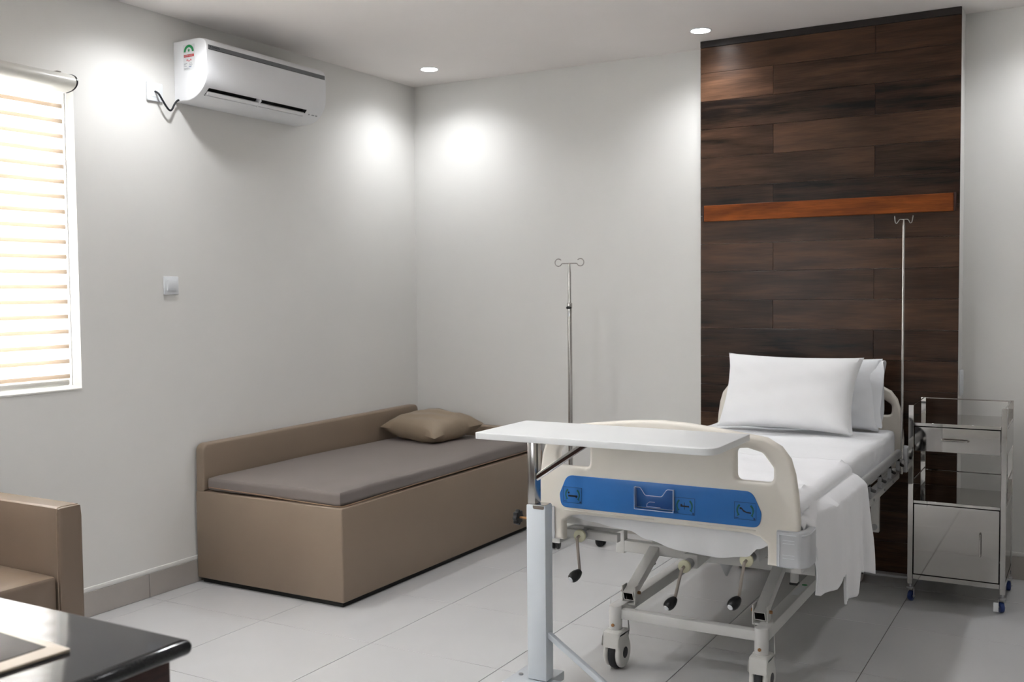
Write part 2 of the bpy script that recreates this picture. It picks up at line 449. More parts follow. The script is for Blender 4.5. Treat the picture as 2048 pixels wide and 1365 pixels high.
# window: frame, mullion, panes, white reveal
fx0, fx1 = -.19, -.15
bm = box((fx0, WY0+.002, WZ0+.002), (fx1, WY1-.002, WZ0+.05), .003)
box((fx0, WY0+.002, WZ1-.05), (fx1, WY1-.002, WZ1-.002), .003, bm=bm)
box((fx0, WY0+.002, WZ0+.05), (fx1, WY0+.05, WZ1-.05), .003, bm=bm)
box((fx0, WY1-.05, WZ0+.05), (fx1, WY1-.002, WZ1-.05), .003, bm=bm)
box((fx0, (WY0+WY1)/2-.025, WZ0+.05), (fx1, (WY0+WY1)/2+.025, WZ1-.05), .003, bm=bm)
win = build('window_1', bm, M['winframe'], origin=(-.17, (WY0+WY1)/2, WZ0)); tag(win, kind='structure')
for a, b in ((WY0+.05, (WY0+WY1)/2-.025), ((WY0+WY1)/2+.025, WY1-.05)):
    build('pane', box((-.173, a, WZ0+.05), (-.168, b, WZ1-.05)), M['glass'], win, smooth=False)
sill = build('trim_1', box((-.145, WY0+.002, WZ0-.0005), (.004, WY1-.001, WZ0+.008), .002), M['trimwhite']); tag(sill, kind='structure')

# baseboards: rows of skirting tiles under a pale strip
def skirting(name, axis, lo, hi, brk, off, sgn):
    root = empty(name, (0, 0, 0), kind='structure')
    root.location = ((0, (lo+hi)/2, 0) if axis == 'y' else ((lo+hi)/2, 0, 0))
    k = lines(lo, hi, brk)
    for a, b in zip(k, k[1:]):
        a += .001; b -= .001
        if axis == 'y': bm = box((off+.0005, a, .001), (off+.012, b, .112), .001, 1)
        else: bm = box((a, -off-.012, .001), (b, -off-.0005, .112), .001, 1)
        build('skirting_tile', bm, M['skirt'], root)
    if axis == 'y': bm = box((off+.0005, lo, .1125), (off+.012, hi, .134), .005)
    else: bm = box((lo, -off-.012, .1125), (hi, -off-.0005, .134), .005)
    build('top_strip', bm, M['trimwhite'], root)
    return root
skirting('baseboard_left', 'y', YF+.02, -.013, GY, 0, 1)
skirting('baseboard_back', 'x', .0135, 1.985, GX, 0, 1)
skirting('baseboard_back', 'x', 3.281, XR-.01, GX, 0, 1)

# wood clad pier
PX0, PX1, PY = 1.989, 3.277, -.163
pier = build('wall_pier', box((PX0, PY+.012, .001), (PX1, -.0005, CEIL-.001)), M['wall'], smooth=False); tag(pier, kind='structure')
J1, J2 = 2.382, 2.887
rows = [.0, .155, .307, .458, .608, .760, .912, 1.0635, 1.2135, 1.3655, 1.518, 1.666, 1.818, 1.969, 2.1258, 2.277, 2.428, 2.577, 2.712]
for k in range(len(rows)-1):
    z0, z1 = rows[k]+.0006, rows[k+1]-.0006
    br = [PX0, J2, PX1] if k % 2 == 1 else [PX0, J1, PX1]
    for a, b in zip(br, br[1:]):
        bm = box((a+.0006, PY+random.uniform(0, .0008), max(z0, .002)), (b-.0006, PY+.012, z1), .0006, 1)
        build('plank', bm, M['plank'], pier, origin=((a+b)/2, PY, (z0+z1)/2), smooth=False)
build('top_strip', box((PX0+.001, PY-.004, 2.713), (PX1-.001, PY+.012, CEIL-.001), .001, 1), M['plankstrip'], pier, smooth=False)

# orange-brown rail board on the pier
rl = empty('wooden_rail', (2.636, PY, 1.83), 'orange-brown wooden rail board fixed across the dark plank wall', 'rail')
build('board', box((2.016, PY-.024, 1.786), (3.252, PY-.002, 1.871), .0015, 1), M['railwood'], rl, origin=(2.636, PY, 1.83), smooth=False)
build('end_cap', box((3.2525, PY-.026, 1.786), (3.262, PY-.002, 1.873), .001, 1), M['deskwood'], rl)
build('end_cap', box((2.0105, PY-.026, 1.786), (2.0155, PY-.002, 1.871), .001, 1), M['deskwood'], rl)

# recessed downlights
labs = {0: 'round recessed ceiling downlight by the room corner', 2: 'round recessed ceiling downlight next to the top of the dark plank wall'}
for i, (x, y, p) in enumerate(LIGHTS):
    if i in labs: t = empty('ceiling_downlight', (x, y, CEIL), labs[i], 'light', 'recessed downlights in the ceiling')
    else:                                   # unseen fittings: some read off wall glow, the rest added as fill light
        t = empty('downlight', (x, y, CEIL)); t.parent = ceiling
    bm = lathe([(.047, -.002), (.052, -.004), (.056, -.002), (.057, .0), (.047, .0)], (x, y, CEIL), (0, 0, 1), 40)
    build('trim_ring', bm, M['plastic'], t)
    build('diffuser', cyl((x, y, CEIL-.0035), (x, y, CEIL-.0005), .047, seg=40), M['lamp'], t)

# ------------------------------------------------------------------ roller blind
bl = empty('window_blind', (-.02, -3.52, WZ1), 'cream layered fabric blind glowing in front of the window', 'blind')
by0, by1 = -4.485, -2.556
prof = []
for k in range(13):
    a = PI/2-(k/12)*PI*.93
    prof.append((.012+.062*math.cos(a)*1.0, 2.331+.037*math.sin(a)))
prof = [(.001, 2.368)]+prof+[(.001, 2.292)]
def extr_y(prof, y0, y1, bm=None, mi=0):
    bm2 = bmesh.new()
    A = [bm2.verts.new((x, y0, z)) for x, z in prof]; B = [bm2.verts.new((x, y1, z)) for x, z in prof]
    n = len(prof)
    for k in range(n): bm2.faces.new((A[k], A[(k+1) % n], B[(k+1) % n], B[k]))
    bm2.faces.new(A[::-1]); bm2.faces.new(B)
    bmesh.ops.recalc_face_normals(bm2, faces=bm2.faces)
    for f in bm2.faces: f.material_index = mi
    return merge(bm, bm2)
build('cassette', extr_y(prof, -4.54, -2.578), M['blindhead'], bl)
ep = [(x*1.04 if x > .002 else x, 2.331+(z-2.331)*1.04) for x, z in prof]
tag(build('end_cap', extr_y(ep, -2.578, -2.572), M['black'], bl), 'black end cap')
build('bracket_clip', box((.004, -2.640, 2.3685), (.03, -2.618, 2.373), .001, 1), M['steelr'], bl)
# vanes
nv = 19; zt, zb = 2.30, 1.062; pitch = (zt-zb)/nv
def strip(x, z0, z1, bulge):
    bm = bmesh.new(); rw = []
    for k in range(5):
        u = k/4; rw.append([bm.verts.new((x+bulge*math.sin(PI*u), y, z0+(z1-z0)*u)) for y in (by0, by1)])
    for a_, b_ in zip(rw, rw[1:]): bm.faces.new((a_[0], a_[1], b_[1], b_[0]))
    return bm
for k in range(nv):
    z1 = zt-pitch*k; z0 = z1-pitch
    build('sheer_band', strip(-.060, z0+pitch*.24, z1, .004), M['vane'], bl, origin=(-.058, -3.52, z0))
    build('opaque_band', strip(-.0585, z0-.001, z0+pitch*.26, .002), M['band'], bl, origin=(-.058, -3.52, z0))
sh = bmesh.new()
vs = [sh.verts.new(p) for p in ((-.075, by0, zb), (-.075, by1, zb), (-.075, by1, zt), (-.075, by0, zt))]
sh.faces.new(vs); build('sheer_backing', sh, M['sheer'], bl)
build('bottom_bar', box((-.072, by0-.002, 1.030), (-.048, by1-.006, 1.056), .009, 3), M['blindhead'], bl)
cp = [(-.045, WY1+.006, 2.29-i*.1) for i in range(12)] + [(-.047, WY1-.0-.004, 1.09), (-.05, WY1-.02, 1.064), (-.052, WY1-.035, 1.06)]
build('side_guide', box((-.05, by1+.002, 1.03), (-.046, by1+.0075, 2.3), .001, 1), M['trimwhite'], bl)

# ------------------------------------------------------------------ air conditioner
def make_ac():
    y0, y1 = -1.98, -1.125
    ac = empty('air_conditioner', (0, (y0+y1)/2, 2.344), 'white wall-mounted air conditioner with grey top strip', 'air conditioner')
    pr = [(.002, 2.344), (.06, 2.341)]
    for k in range(11):
        a = -PI/2+(PI/2)*k/10
        pr.append((.07+.15*math.cos(a)**.9 if k not in (0,) else .07, 2.470+.128*math.sin(a)))
    pr = [(.002, 2.344), (.07, 2.342)]
    for k in range(1, 13):
        a = -PI/2+(PI/2)*k/12
        pr.append((.07+.148*math.cos(a), 2.470+.128*math.sin(a)))
    pr += [(.219, 2.53), (.217, 2.592), (.213, 2.606), (.205, 2.618), (.19, 2.626), (.165, 2.631), (.14, 2.632), (.002, 2.627)]
    # slight rounding at both ends
    bm = bmesh.new(); rings = []
    cx, cz = .11, 2.49
    for y, s in ((y0, .955), (y0+.003, .985), (y0+.012, 1.), (y1-.012, 1.), (y1-.003, .985), (y1, .955)):
        rings.append([bm.verts.new(((.002 if x < .01 else cx+(x-cx)*s), y, cz+(z-cz)*(s if x > .01 else 1))) for x, z in pr])
    n = len(pr)
    for A, B in zip(rings, rings[1:]):
        for k in range(n): bm.faces.new((A[k], A[(k+1) % n], B[(k+1) % n], B[k]))
    bm.faces.new(rings[0][::-1]); bm.faces.new(rings[-1])
    bmesh.ops.recalc_face_normals(bm, faces=bm.faces)
    body = build('casing', bm, M['acwhite'], ac)
    # cut the air outlet
    s0, s1 = y0+.035, y1-.13
    cut = box((-.04, s0, -.0235), (.04, s1, .0235), .003, 1)
    bmesh.ops.transform(cut, matrix=Matrix.Translation((.182, 0, 2.375)) @ Matrix.Rotation(math.radians(44), 4, 'Y'), verts=cut.verts)
    for f in cut.faces: f.material_index = 1
    cutter = build('cutter', cut, [M['acwhite'], M['darkslot']], smooth=False)
    body.data.materials.append(M['darkslot'])
    md = body.modifiers.new('b', 'BOOLEAN'); md.object = cutter; md.operation = 'DIFFERENCE'; md.solver = 'EXACT'
    md.material_mode = 'INDEX'
    dg = bpy.context.evaluated_depsgraph_get(); me = bpy.data.meshes.new_from_object(body.evaluated_get(dg))
    body.modifiers.clear(); body.data = me
    bpy.data.objects.remove(cutter)
    for p in me.polygons: p.use_smooth = True
    me.set_sharp_from_angle(angle=math.radians(35))
    R = Matrix.Rotation(math.radians(44), 4, 'Y'); T = Matrix.Translation((.182, 0, 2.375))
    def inslot(a, b, bev, tilt=0.):
        bm = box(a, b, bev)
        if tilt:
            pv = (Vector(a)+Vector(b))/2
            bmesh.ops.transform(bm, matrix=Matrix.Translation(pv) @ Matrix.Rotation(tilt, 4, 'Y') @ Matrix.Translation(-pv), verts=bm.verts)
        bmesh.ops.transform(bm, matrix=T @ R, verts=bm.verts); return bm
    build('louvre_flap', inslot((-.014, s0+.006, -.014), (-.002, s1-.006, .004), .0025), M['acwhite'], ac)
    build('louvre_flap', inslot((-.020, s0+.006, -.0225), (-.004, s1-.006, -.017), .002), M['acwhite'], ac)
    build('divider', inslot((-.03, (s0+s1)/2-.004, -.022), (-.001, (s0+s1)/2+.004, .022), .001), M['acwhite'], ac)
    # grey strip and seam
    build('grey_strip', box((.2155, y0+.012, 2.575), (.2195, y1-.012, 2.594), .0008, 1), M['acgrey'], ac)
    build('panel_seam', box((.2165, y0+.012, 2.5725), (.2187, y1-.012, 2.5748)), M['darkslot'], ac, smooth=False)
    # maker's name on the strip
    bm = text_mesh('DAIKIN', .013, lambda u, v, w_: (.2197+w_, y0+.034+u*1.15, 2.5805+v))
    build('lettering', bm, M['picto'], ac, smooth=False)
    bmesh_ = cyl((.2192, y0+.026, 2.585), (.2199, y0+.026, 2.585), .004, seg=3); build('logo', bmesh_, M['picto'], ac, smooth=False)
    # sensor marks
    bm = None
    for dy, z in ((.055, 2.372), (.072, 2.381), (.1, 2.395)):
        a = cyl((.17, s1+dy, z), (.2, s1+dy, z-.02), .001, seg=8); a.free()
    for i_, (dy, ww) in enumerate(((.03, .008), (.055, .02), (.085, .014))):
        b2 = box((-.0005, s1+dy, -.004), (.0006, s1+dy+ww, .002)); bmesh.ops.transform(b2, matrix=Matrix.Translation((.1765, 0, 2.3805)) @ R @ Matrix.Identity(4), verts=b2.verts)
        bm = merge(bm, b2) if bm else b2
    build('indicator_marks', bm, M['greyink'], ac, smooth=False)
    # energy label on the end face
    yy = y0-.0006
    def em(u, v, w_): return (u, yy+w_, v)
    lab = build('energy_label', box((.066, y0-.0006, 2.484), (.142, y0+.0004, 2.606)), M['label'], ac, smooth=False)
    cxl, czl = .104, 2.571
    arc = [(cxl+.033*math.cos(a), czl+.033*math.sin(a)) for a in [PI*k/18 for k in range(19)]]+[(cxl+.021*math.cos(a), czl+.021*math.sin(a)) for a in [PI-PI*k/18 for k in range(19)]]
    build('green_arc', plate([arc], .0008, 0, lambda u, v, w_: (u, yy-.0004+w_, v)), M['lgreen'], lab, smooth=False)
    star = [(cxl+(.009 if k % 2 == 0 else .004)*math.sin(PI*k/5), 2.578+(.009 if k % 2 == 0 else .004)*math.cos(PI*k/5)) for k in range(10)]
    build('star', plate([star], .0008, 0, lambda u, v, w_: (u, yy-.0004+w_, v)), M['lgreen'], lab, smooth=False)
    build('red_band', box((.071, yy-.0008, 2.547), (.137, yy, 2.559)), M['lred'], lab, smooth=False)
    build('band_text', text_mesh('POWER SAVINGS', .0072, lambda u, v, w_: (.074+u, yy-.0012+w_*.1, 2.5507+v)), M['label'], lab, smooth=False)
    bm = None
    for k in range(3):
        st = [(.092+k*.012+(.0055 if j % 2 == 0 else .0024)*math.sin(PI*j/5), (2.533 if k != 1 else 2.529)+(.0055 if j % 2 == 0 else .0024)*math.cos(PI*j/5)) for j in range(10)]
        b2 = plate([st], .0008, 0, lambda u, v, w_: (u, yy-.0004+w_, v)); bm = merge(bm, b2) if bm else b2
    build('red_stars', bm, M['lred'], lab, smooth=False)
    bm = None
    for z, a, ln in ((2.516, .07, .02), (2.511, .07, .014), (2.504, .07, .018), (2.516, .104, .018), (2.510, .104, .022), (2.503, .1, .02), (2.495, .07, .03), (2.49, .07, .04)):
        b2 = box((a, yy-.0006, z), (a+ln, yy, z+.002)); bm = merge(bm, b2) if bm else b2
    build('small_print', bm, M['greyink'], lab, smooth=False)
    build('blue_mark', box((.104, yy-.0006, 2.4985), (.118, yy, 2.5015)), M['lblue'], lab, smooth=False)
make_ac()

# wall plates
def plate_box(name, a, b, bev, label, cat):
    o = build(name, box(a, b, bev), M['plastic'], origin=tuple((Vector(a)+Vector(b))/2)); return tag(o, label, cat)
s = plate_box('socket_plate', (.0008, -2.150, 2.329), (.012, -2.060, 2.415), .003, 'white wall socket plate left of the air conditioner', 'socket')
build('cover_insert', box((.0122, -2.128, 2.349), (.014, -2.082, 2.395), .0008), M['plastic'], s)
pts = []
ctrl = [(.014, -2.110, 2.374), (.03, -2.102, 2.362), (.036, -2.086, 2.335), (.038, -2.064, 2.306), (.038, -2.046, 2.293), (.036, -2.030, 2.300), (.032, -2.012, 2.325), (.03, -1.994, 2.345), (.03, -1.982, 2.352)]
def catmull(P, n=6):
    P = [Vector(p) for p in P]; out = []
    for i in range(len(P)-1):
        p0 = P[max(i-1, 0)]; p1 = P[i]; p2 = P[i+1]; p3 = P[min(i+2, len(P)-1)]
        for k in range(n):
            t = k/n
            out.append(.5*((2*p1)+(-p0+p2)*t+(2*p0-5*p1+4*p2-p3)*t*t+(-p0+3*p1-3*p2+p3)*t**3))
    return out+[P[-1]]
o = build('power_cord', tube(catmull(ctrl), .0048, 10), M['cordm'], origin=(.014, -2.11, 2.374)); tag(o, 'black power cord looping from the wall socket to the air conditioner', 'cord')
s = plate_box('light_switch', (.0008, -2.080, 1.423), (.010, -1.993, 1.510), .003, 'square white light switch plate on the left wall', 'switch')
build('rocker', box((.0102, -2.062, 1.439), (.0145, -2.010, 1.492), .0015, rot=Matrix.Rotation(math.radians(3), 4, 'Y')), M['plastic'], s)
s = plate_box('side_socket_plate', (PX1+.0006, -.128, .896), (PX1+.013, -.046, 1.018), .003, 'white socket plate on the narrow side of the plank-clad pier', 'socket')
build('cover_insert', box((PX1+.0132, -.112, .915), (PX1+.015, -.062, .999), .0008), M['plastic'], s)

# ------------------------------------------------------------------ day bed (couch)
def make_daybed():
    d = empty('daybed', (.47, -1.03, 0), 'tan leatherette box daybed with low back along the left wall', 'daybed')
    x0, x1, y0, y1 = .014, .934, -1.924, -.022
    build('plinth', box((x0+.02, y0+.02, .001), (x1-.02, y1-.02, .0245)), M['blackm'], d, smooth=False)
    build('base', box((x0, y0, .025), (x1, y1, .456), .007, 3), M['leather'], d)
    # back along the wall, rounded upper corners
    out = rounded([(y0+.003, .457), (y0+.003, .690), (-.096, .706), (-.096, .457)], [0, .045, .045, 0], 8)
    build('backrest', plate([out], .056, .012, lambda u, v, w_: (.042+w_, u, v), bres=3), M['leather'], d)
    out = rounded([(.016, .457), (.016, .60), (.928, .585), (.928, .457)], [0, .01, .05, 0], 8)
    build('end_panel', plate([out], .066, .012, lambda u, v, w_: (u, -.058+w_, v), bres=3), M['leather'], d)
    return d
make_daybed()
def soft_box(a, b, r, nx, ny, nz, fn=None):
    """grid-subdivided rounded box with free deformation fn(Vector)->Vector"""
    bm = bmesh.new(); bmesh.ops.create_cube(bm, size=2)
    bmesh.ops.subdivide_edges(bm, edges=bm.edges[:], cuts=max(nx, ny), use_grid_fill=True)
    c = (Vector(a)+Vector(b))/2; h = (Vector(b)-Vector(a))/2
    for v in bm.verts:
        p = Vector((v.co.x*h.x, v.co.y*h.y, v.co.z*h.z))
        q = Vector([max(-h[i]+r, min(h[i]-r, p[i])) for i in range(3)])
        d = p-q
        if d.length > 1e-9: p = q+d.normalized()*r
        v.co = c+p
        if fn: v.co = fn(v.co.copy())
    return bm
def cm_fn(p):
    sag = .004*math.sin(p.y*5+1)*math.sin(p.x*6)
    if p.z > .49: p.z += sag
    if p.y < -1.7 and p.x > .75: p.z += -.004
    p.x += .004*math.sin(p.y*4)*(1 if p.x > .8 else 0)
    return p
cm = build('daybed_mattress', soft_box((.079, -1.915, .4575), (.922, -.096, .533), .024, 24, 24, 6, cm_fn), M['taupe'], origin=(.5, -1, .4575))
tag(cm, 'thin taupe mattress lying on the tan daybed', 'mattress')
path = catmull([(.10, -1.9165, .479), (.4, -1.917, .473), (.7, -1.919, .465), (.88, -1.914, .461), (.912, -1.905, .460), (.9235, -1.87, .461), (.926, -1.6, .466), (.924, -1.1, .47), (.924, -.4, .472), (.923, -.13, .473)], 6)
build('piping', tube(path, .0022, 6), M['piping'], cm)

def pillow_bm(w_, h_, t_, n=28, pinch=.07, ear=.0, seed=0, power=.42, wrinkle=.004, flat=.0):
    """pillow in local XZ-plane (w along x, h along y), thickness along z"""
    rnd = random.Random(seed); ph = [rnd.uniform(0, 6.28) for _ in range(8)]
    bm = bmesh.new(); G = {}
    for side in (1, -1):
        for i in range(n+1):
            for j in range(n+1):
                u = -1+2*i/n; v = -1+2*j/n
                edge = i in (0, n) or j in (0, n)
                if side == -1 and edge: G[side, i, j] = G[1, i, j]; continue
                x = w_/2*u*(1-pinch*(1-v*v)**1.0*abs(u)**3) ; y = h_/2*v*(1-pinch*1.1*(1-u*u)*abs(v)**3)
                e = max(0., (1-u**4)*(1-v**4))
                z = side*t_/2*(e**power)*(1-.10*(u*u+v*v)/2)
                wr = wrinkle*e**.5*(math.sin(7*u+ph[0]+3*v)*.5+math.sin(11*v+ph[1]-4*u)*.35+.5*math.sin(16*(u+v)+ph[2])*(abs(u*v)**.5))
                if side < 0: z *= (1-flat)
                G[side, i, j] = bm.verts.new((x, y, z+wr*side))
    for side in (1, -1):
        for i in range(n):
            for j in range(n):
                q = [G[side, i, j], G[side, i+1, j], G[side, i+1, j+1], G[side, i, j+1]]
                if side < 0: q = q[::-1]
                bm.faces.new(q)
    bmesh.ops.recalc_face_normals(bm, faces=bm.faces)
    return bm
def place(bm, M_): bmesh.ops.transform(bm, matrix=M_, verts=bm.verts); return bm
def frame(o, ex, ey):
    ex = Vector(ex).normalized(); ey = Vector(ey); ey = (ey-ex*ey.dot(ex)).normalized(); ez = ex.cross(ey)
    m = Matrix((ex, ey, ez)).transposed().to_4x4(); m.translation = Vector(o); return m
# daybed cushion (leans against the back corner)
bm = pillow_bm(.47, .43, .15, seed=3, pinch=.10, wrinkle=.006, power=.5)
place(bm, frame((.345, -.345, .611), (.985, -.19, -.07), (.20, .96, .10)))
cu = build('cushion', bm, M['cush'], origin=(.335, -.345, .54)); tag(cu, 'square tan leatherette cushion on the daybed mattress', 'cushion')

# ------------------------------------------------------------------ hospital bed
BX = 2.578
bed = empty('hospital_bed', (BX, -1.25, 0), 'white hand-cranked hospital bed with cream and blue end boards', 'bed')
def board(yc, name, front):
    def S(pts): return [(BX+x, z) for x, z in pts]
    L = [(-.366, .533), (-.452, .533), (-.465, .60), (-.468, .68), (-.462, .76), (-.452, .83), (-.437, .88), (-.408, .918), (-.36, .944), (-.28, .955), (-.2, .965), (-.1, .976), (0, .981)]
    R_ = [(-x, z) for x, z in L[::-1][1:]]
    outer = L+R_+[(.366, .60), (.34, .622), (.30, .630), (-.30, .630), (-.34, .622), (-.366, .60)]
    hw = .385 if front else .412
    hole = [(.262, .905), (.262, .80), (hw, .80), (hw, .85), (.35, .895), (.30, .908)]
    h1 = rounded(hole, [.02, .022, .022, .02, .03, .02], 5); h2 = [(-x, z) for x, z in h1]
    bm = plate([S(rounded(outer, [.012, .012]+[.03]*(len(outer)-10)+[.012, .012]+[.02]*6, 4) if False else outer), S(h1), S(h2)], .040, .013, lambda u, v, w_: (u, yc+w_, v), bres=4)
    o = build(name, bm, M['cream'], bed)
    return o
fb = board(-2.232, 'footboard', True); tag(fb, 'cream moulded footboard with blue panel')
hb = board(-.235, 'headboard', False)
def blue_panel(parent, y, s):
    out = rounded([(BX-.372, .652), (BX-.350, .771), (BX+.322, .771), (BX+.352, .652)], [.045, .03, .03, .045], 8)
    out = rounded([(BX-.378, .700), (BX-.372, .653), (BX+.342, .653), (BX+.350, .700), (BX+.318, .769), (BX-.348, .769)][::-1], [.03, .03, .035, .035, .035, .035][::-1], 6)
    p = build('blue_panel', plate([out], .004, .0012, lambda u, v, w_: (u, y+w_, v)), M['blue'], bed); return p
bp = blue_panel(fb, -2.2535, 1)
# moulded ledge line on the footboard
build('moulded_ledge', box((BX-.36, -2.2555, .641), (BX-.02, -2.2515, .6445), .001, 1), M['cream'], bed)
build('moulded_ledge', box((BX+.10, -2.2555, .6405), (BX+.33, -2.2515, .6445), .001, 1), M['cream'], bed)
# pictograms (flat print)
def picto(cx, cz, kind):
    y = -2.2562
    def bar(a, b, c, d, bm, mi=0): return box((cx+a, y-.0003, cz+c), (cx+b, y+.0003, cz+d), bm=bm, mi=mi)
    bm = None
    W_, H_ = .036, .028; t = .0008
    for a, b, c, d in ((-W_, W_, H_-t, H_), (-W_, W_, -H_, -H_+t), (-W_, -W_+t, -H_, H_), (W_-t, W_, -H_, H_)): bm = bar(a, b, c, d, bm)
    if kind == 0: bm = bar(-.017, .019, -.006, .0, bm); bm = bar(.012, .017, -.009, -.005, bm)
    if kind == 1: bm = bar(-.014, .016, -.003, .002, bm); bm = bar(-.001, .0006, -.011, .012, bm); bm = bar(-.014, -.008, .002, .006, bm)
    if kind == 2:
        pts = [(-.015, .008), (-.006, -.002), (.004, -.006), (.019, -.007), (.019, -.003), (.004, -.002), (-.005, .003), (-.012, .011)]
        bm = merge(bm, plate([[(cx+a, cz+b) for a, b in pts]], .0006, 0, lambda u, v, w_: (u, y+w_, v)))
    if kind != 1: bm = cyl((cx-.015, y-.0003, cz+.008), (cx-.015, y+.0003, cz+.008), .0035, seg=12, bm=bm)
    bm = bar(-.034, -.022, -.024, -.0225, bm); bm = bar(.026, .034, -.024, -.0225, bm); bm = bar(.029, .031, -.027, -.0195, bm)
    for s in (-1, 1):
        pts = []
        for k in range(9):
            a = .9-1.5*k/8
            pts.append((s*(.004+.025*math.cos(a)), .025*math.sin(a)+.002))
        q = []
        for k in range(9):
            a = -.6+1.5*k/8; ww = .0205-.001*k/8
            q.append((s*(.004+ww*math.cos(a)), ww*math.sin(a)+.001))
        arrow = [(cx+a, cz+b) for a, b in pts+[(s*.027, -.019), (s*.0175, -.013)]+q]
        bm = merge(bm, plate([arrow], .0006, 0, lambda u, v, w_: (u, y+w_, v), mi=1))
    build('pictogram', bm, [M['picto'], M['pictogreen']], bp, smooth=False)
picto(2.252, .699, 0); picto(2.668, .700, 1); picto(2.874, .704, 2)
# acrylic card holder
cx0, cx1, cz0, cz1 = 2.492, 2.632, .676, .752
out = rounded([(cx0, cz0), (cx0, cz1), (cx0+.022, cz1), (cx0+.04, cz1-.026), (cx1-.04, cz1-.026), (cx1-.022, cz1), (cx1, cz1), (cx1, cz0)][::-1], [.002, .002, .01, .012, .012, .01, .002, .002], 5)
card = build('card_holder', plate([out], .003, .0006, lambda u, v, w_: (u, -2.266+w_, v)), M['acryl'], bed)
rim = [Vector((u, -2.2677, v)) for u, v in out]
build('rim', tube(rim, .0011, 6, closed=True), M['acrylrim'], card)
bm = box((cx0, -2.2645, cz0+.006), (cx0+.002, -2.2556, cz1), .0004, 1); box((cx1-.002, -2.2645, cz0+.006), (cx1, -2.2556, cz1), .0004, 1, bm=bm); box((cx0, -2.2645, cz0+.005), (cx1, -2.2556, cz0+.0065), bm=bm)
box((cx0+.045, -2.2682, cz0+.012), (cx0+.095, -2.2672, cz0+.0133), bm=bm)
tube([(cx0+.046, -2.2676, cz0+.012), (cx0+.047, -2.2676, cz0+.022), (cx0+.056, -2.2676, cz0+.029), (cx0+.075, -2.2676, cz0+.029)], .0008, 6, bm=bm)
build('holder_edge', bm, M['acrylrim'], card)
# corner bumpers
for sx in (1, -1):
    for yc, sy in ((-2.232, -1), (-.235, 1)):
        if sy == 1: pass
        def bx(u): return BX+sx*u
        pts = [(.398, -.026*1), (.47, -.026), (.497, .0), (.497, .085), (.474, .085), (.474, .026), (.45, -.0215+.0), (.398, -.0215)]
        pts = rounded(pts, [.002, .02, .03, .006, .004, .02, .01, .002], 5)
        def mp(u, v, w_, yc=yc, sy=sy): return (bx(u), yc+(v if sy == -1 else -v), .594+w_)
        b = build('corner_bumper', plate([pts], .118, .006, mp, bres=3), M['bumper'], bed)
        if sy == -1 and sx == 1:
            bm = None
            for zz in (.565, .575, .612, .622):
                bm = box((bx(.418), yc-.0272, zz), (bx(.455), yc-.0256, zz+.002), bm=bm)
            tube([(bx(.406), yc-.0265, .538), (bx(.406), yc-.0265, .640), (bx(.455), yc-.0265, .640), (bx(.485), yc-.015, .641), (bx(.4975), yc+.01, .645), (bx(.4978), yc+.07, .648)], .0022, 6, bm=bm)
            build('moulded_line', bm, M['plastic'], b)
# mattress platform and frames
bm = beam((BX-.43, -2.155, .588), (BX+.43, -2.155, .588), .03, .03)
beam((BX-.43, -.30, .588), (BX+.43, -.30, .588), .03, .03, bm=bm)
for s in (-1, 1): beam((BX+s*.425, -2.138, .588), (BX+s*.425, -.315, .588), .03, .03, bm=bm)
build('mattress_frame', bm, M['whitesteel'], bed)
bm = None
for k in range(9): bm = box((BX-.40, -2.135+k*.203, .596), (BX+.40, -2.15+k*.205+.17, .603), .002, 1, bm=bm)
build('mattress_slats', bm, M['whitesteel'], bed)
bm = None
for s in (-1, 1): bm = beam((BX+s*.438, -2.17, .520), (BX+s*.438, -.27, .520), .032, .048, bm=bm)
beam((BX-.42, -2.14, .535), (BX-.2, -2.14, .535), .03, .03, bm=bm)
beam((BX-.42, -.29, .52), (BX+.42, -.29, .52), .03, .045, bm=bm)
build('upper_frame', bm, M['whitesteel'], bed)
bm = None
for y in (-1.16, -.93, -.68, -.46): build('frame_bolt', cyl((BX+.4545, y, .512), (BX+.4585, y, .512), .006, seg=12), M['zinc'], bed)
# crossbars with hanging posts
for yc, zf, zr in ((-1.655, .355, .35), (-.60, .30, .30)):
    bm = beam((BX-.382, yc, .38 if yc < -1 else .335), (BX+.382, yc, .38 if yc < -1 else .335), .04, .046)
    build('cross_member', bm, M['whitesteel'], bed)
    for s in (-1, 1):
        build('post', beam((BX+s*.402, yc, .495), (BX+s*.402, yc, zr), .036, .036), M['whitesteel'], bed)
    if yc < -1:
        for s in (-1, 1):
            f_ = build('stop_foot', beam((BX+s*.292, yc+.04, .36), (BX+s*.292, yc+.04, .306), .026, .03), M['whitesteel'], bed)
            build('foot_cap', box((BX+s*.292-.016, yc+.022, .299), (BX+s*.292+.016, yc+.058, .308), .002, 1), M['black'], f_)
for s in (1, -1): build('post_bolt', cyl((BX+s*.402, -.622, .325), (BX+s*.402, -.632, .325), .010, seg=6, bm=cyl((BX+s*.402, -.618, .325), (BX+s*.402, -.625, .325), .014, seg=14)), M['zinc'], bed)
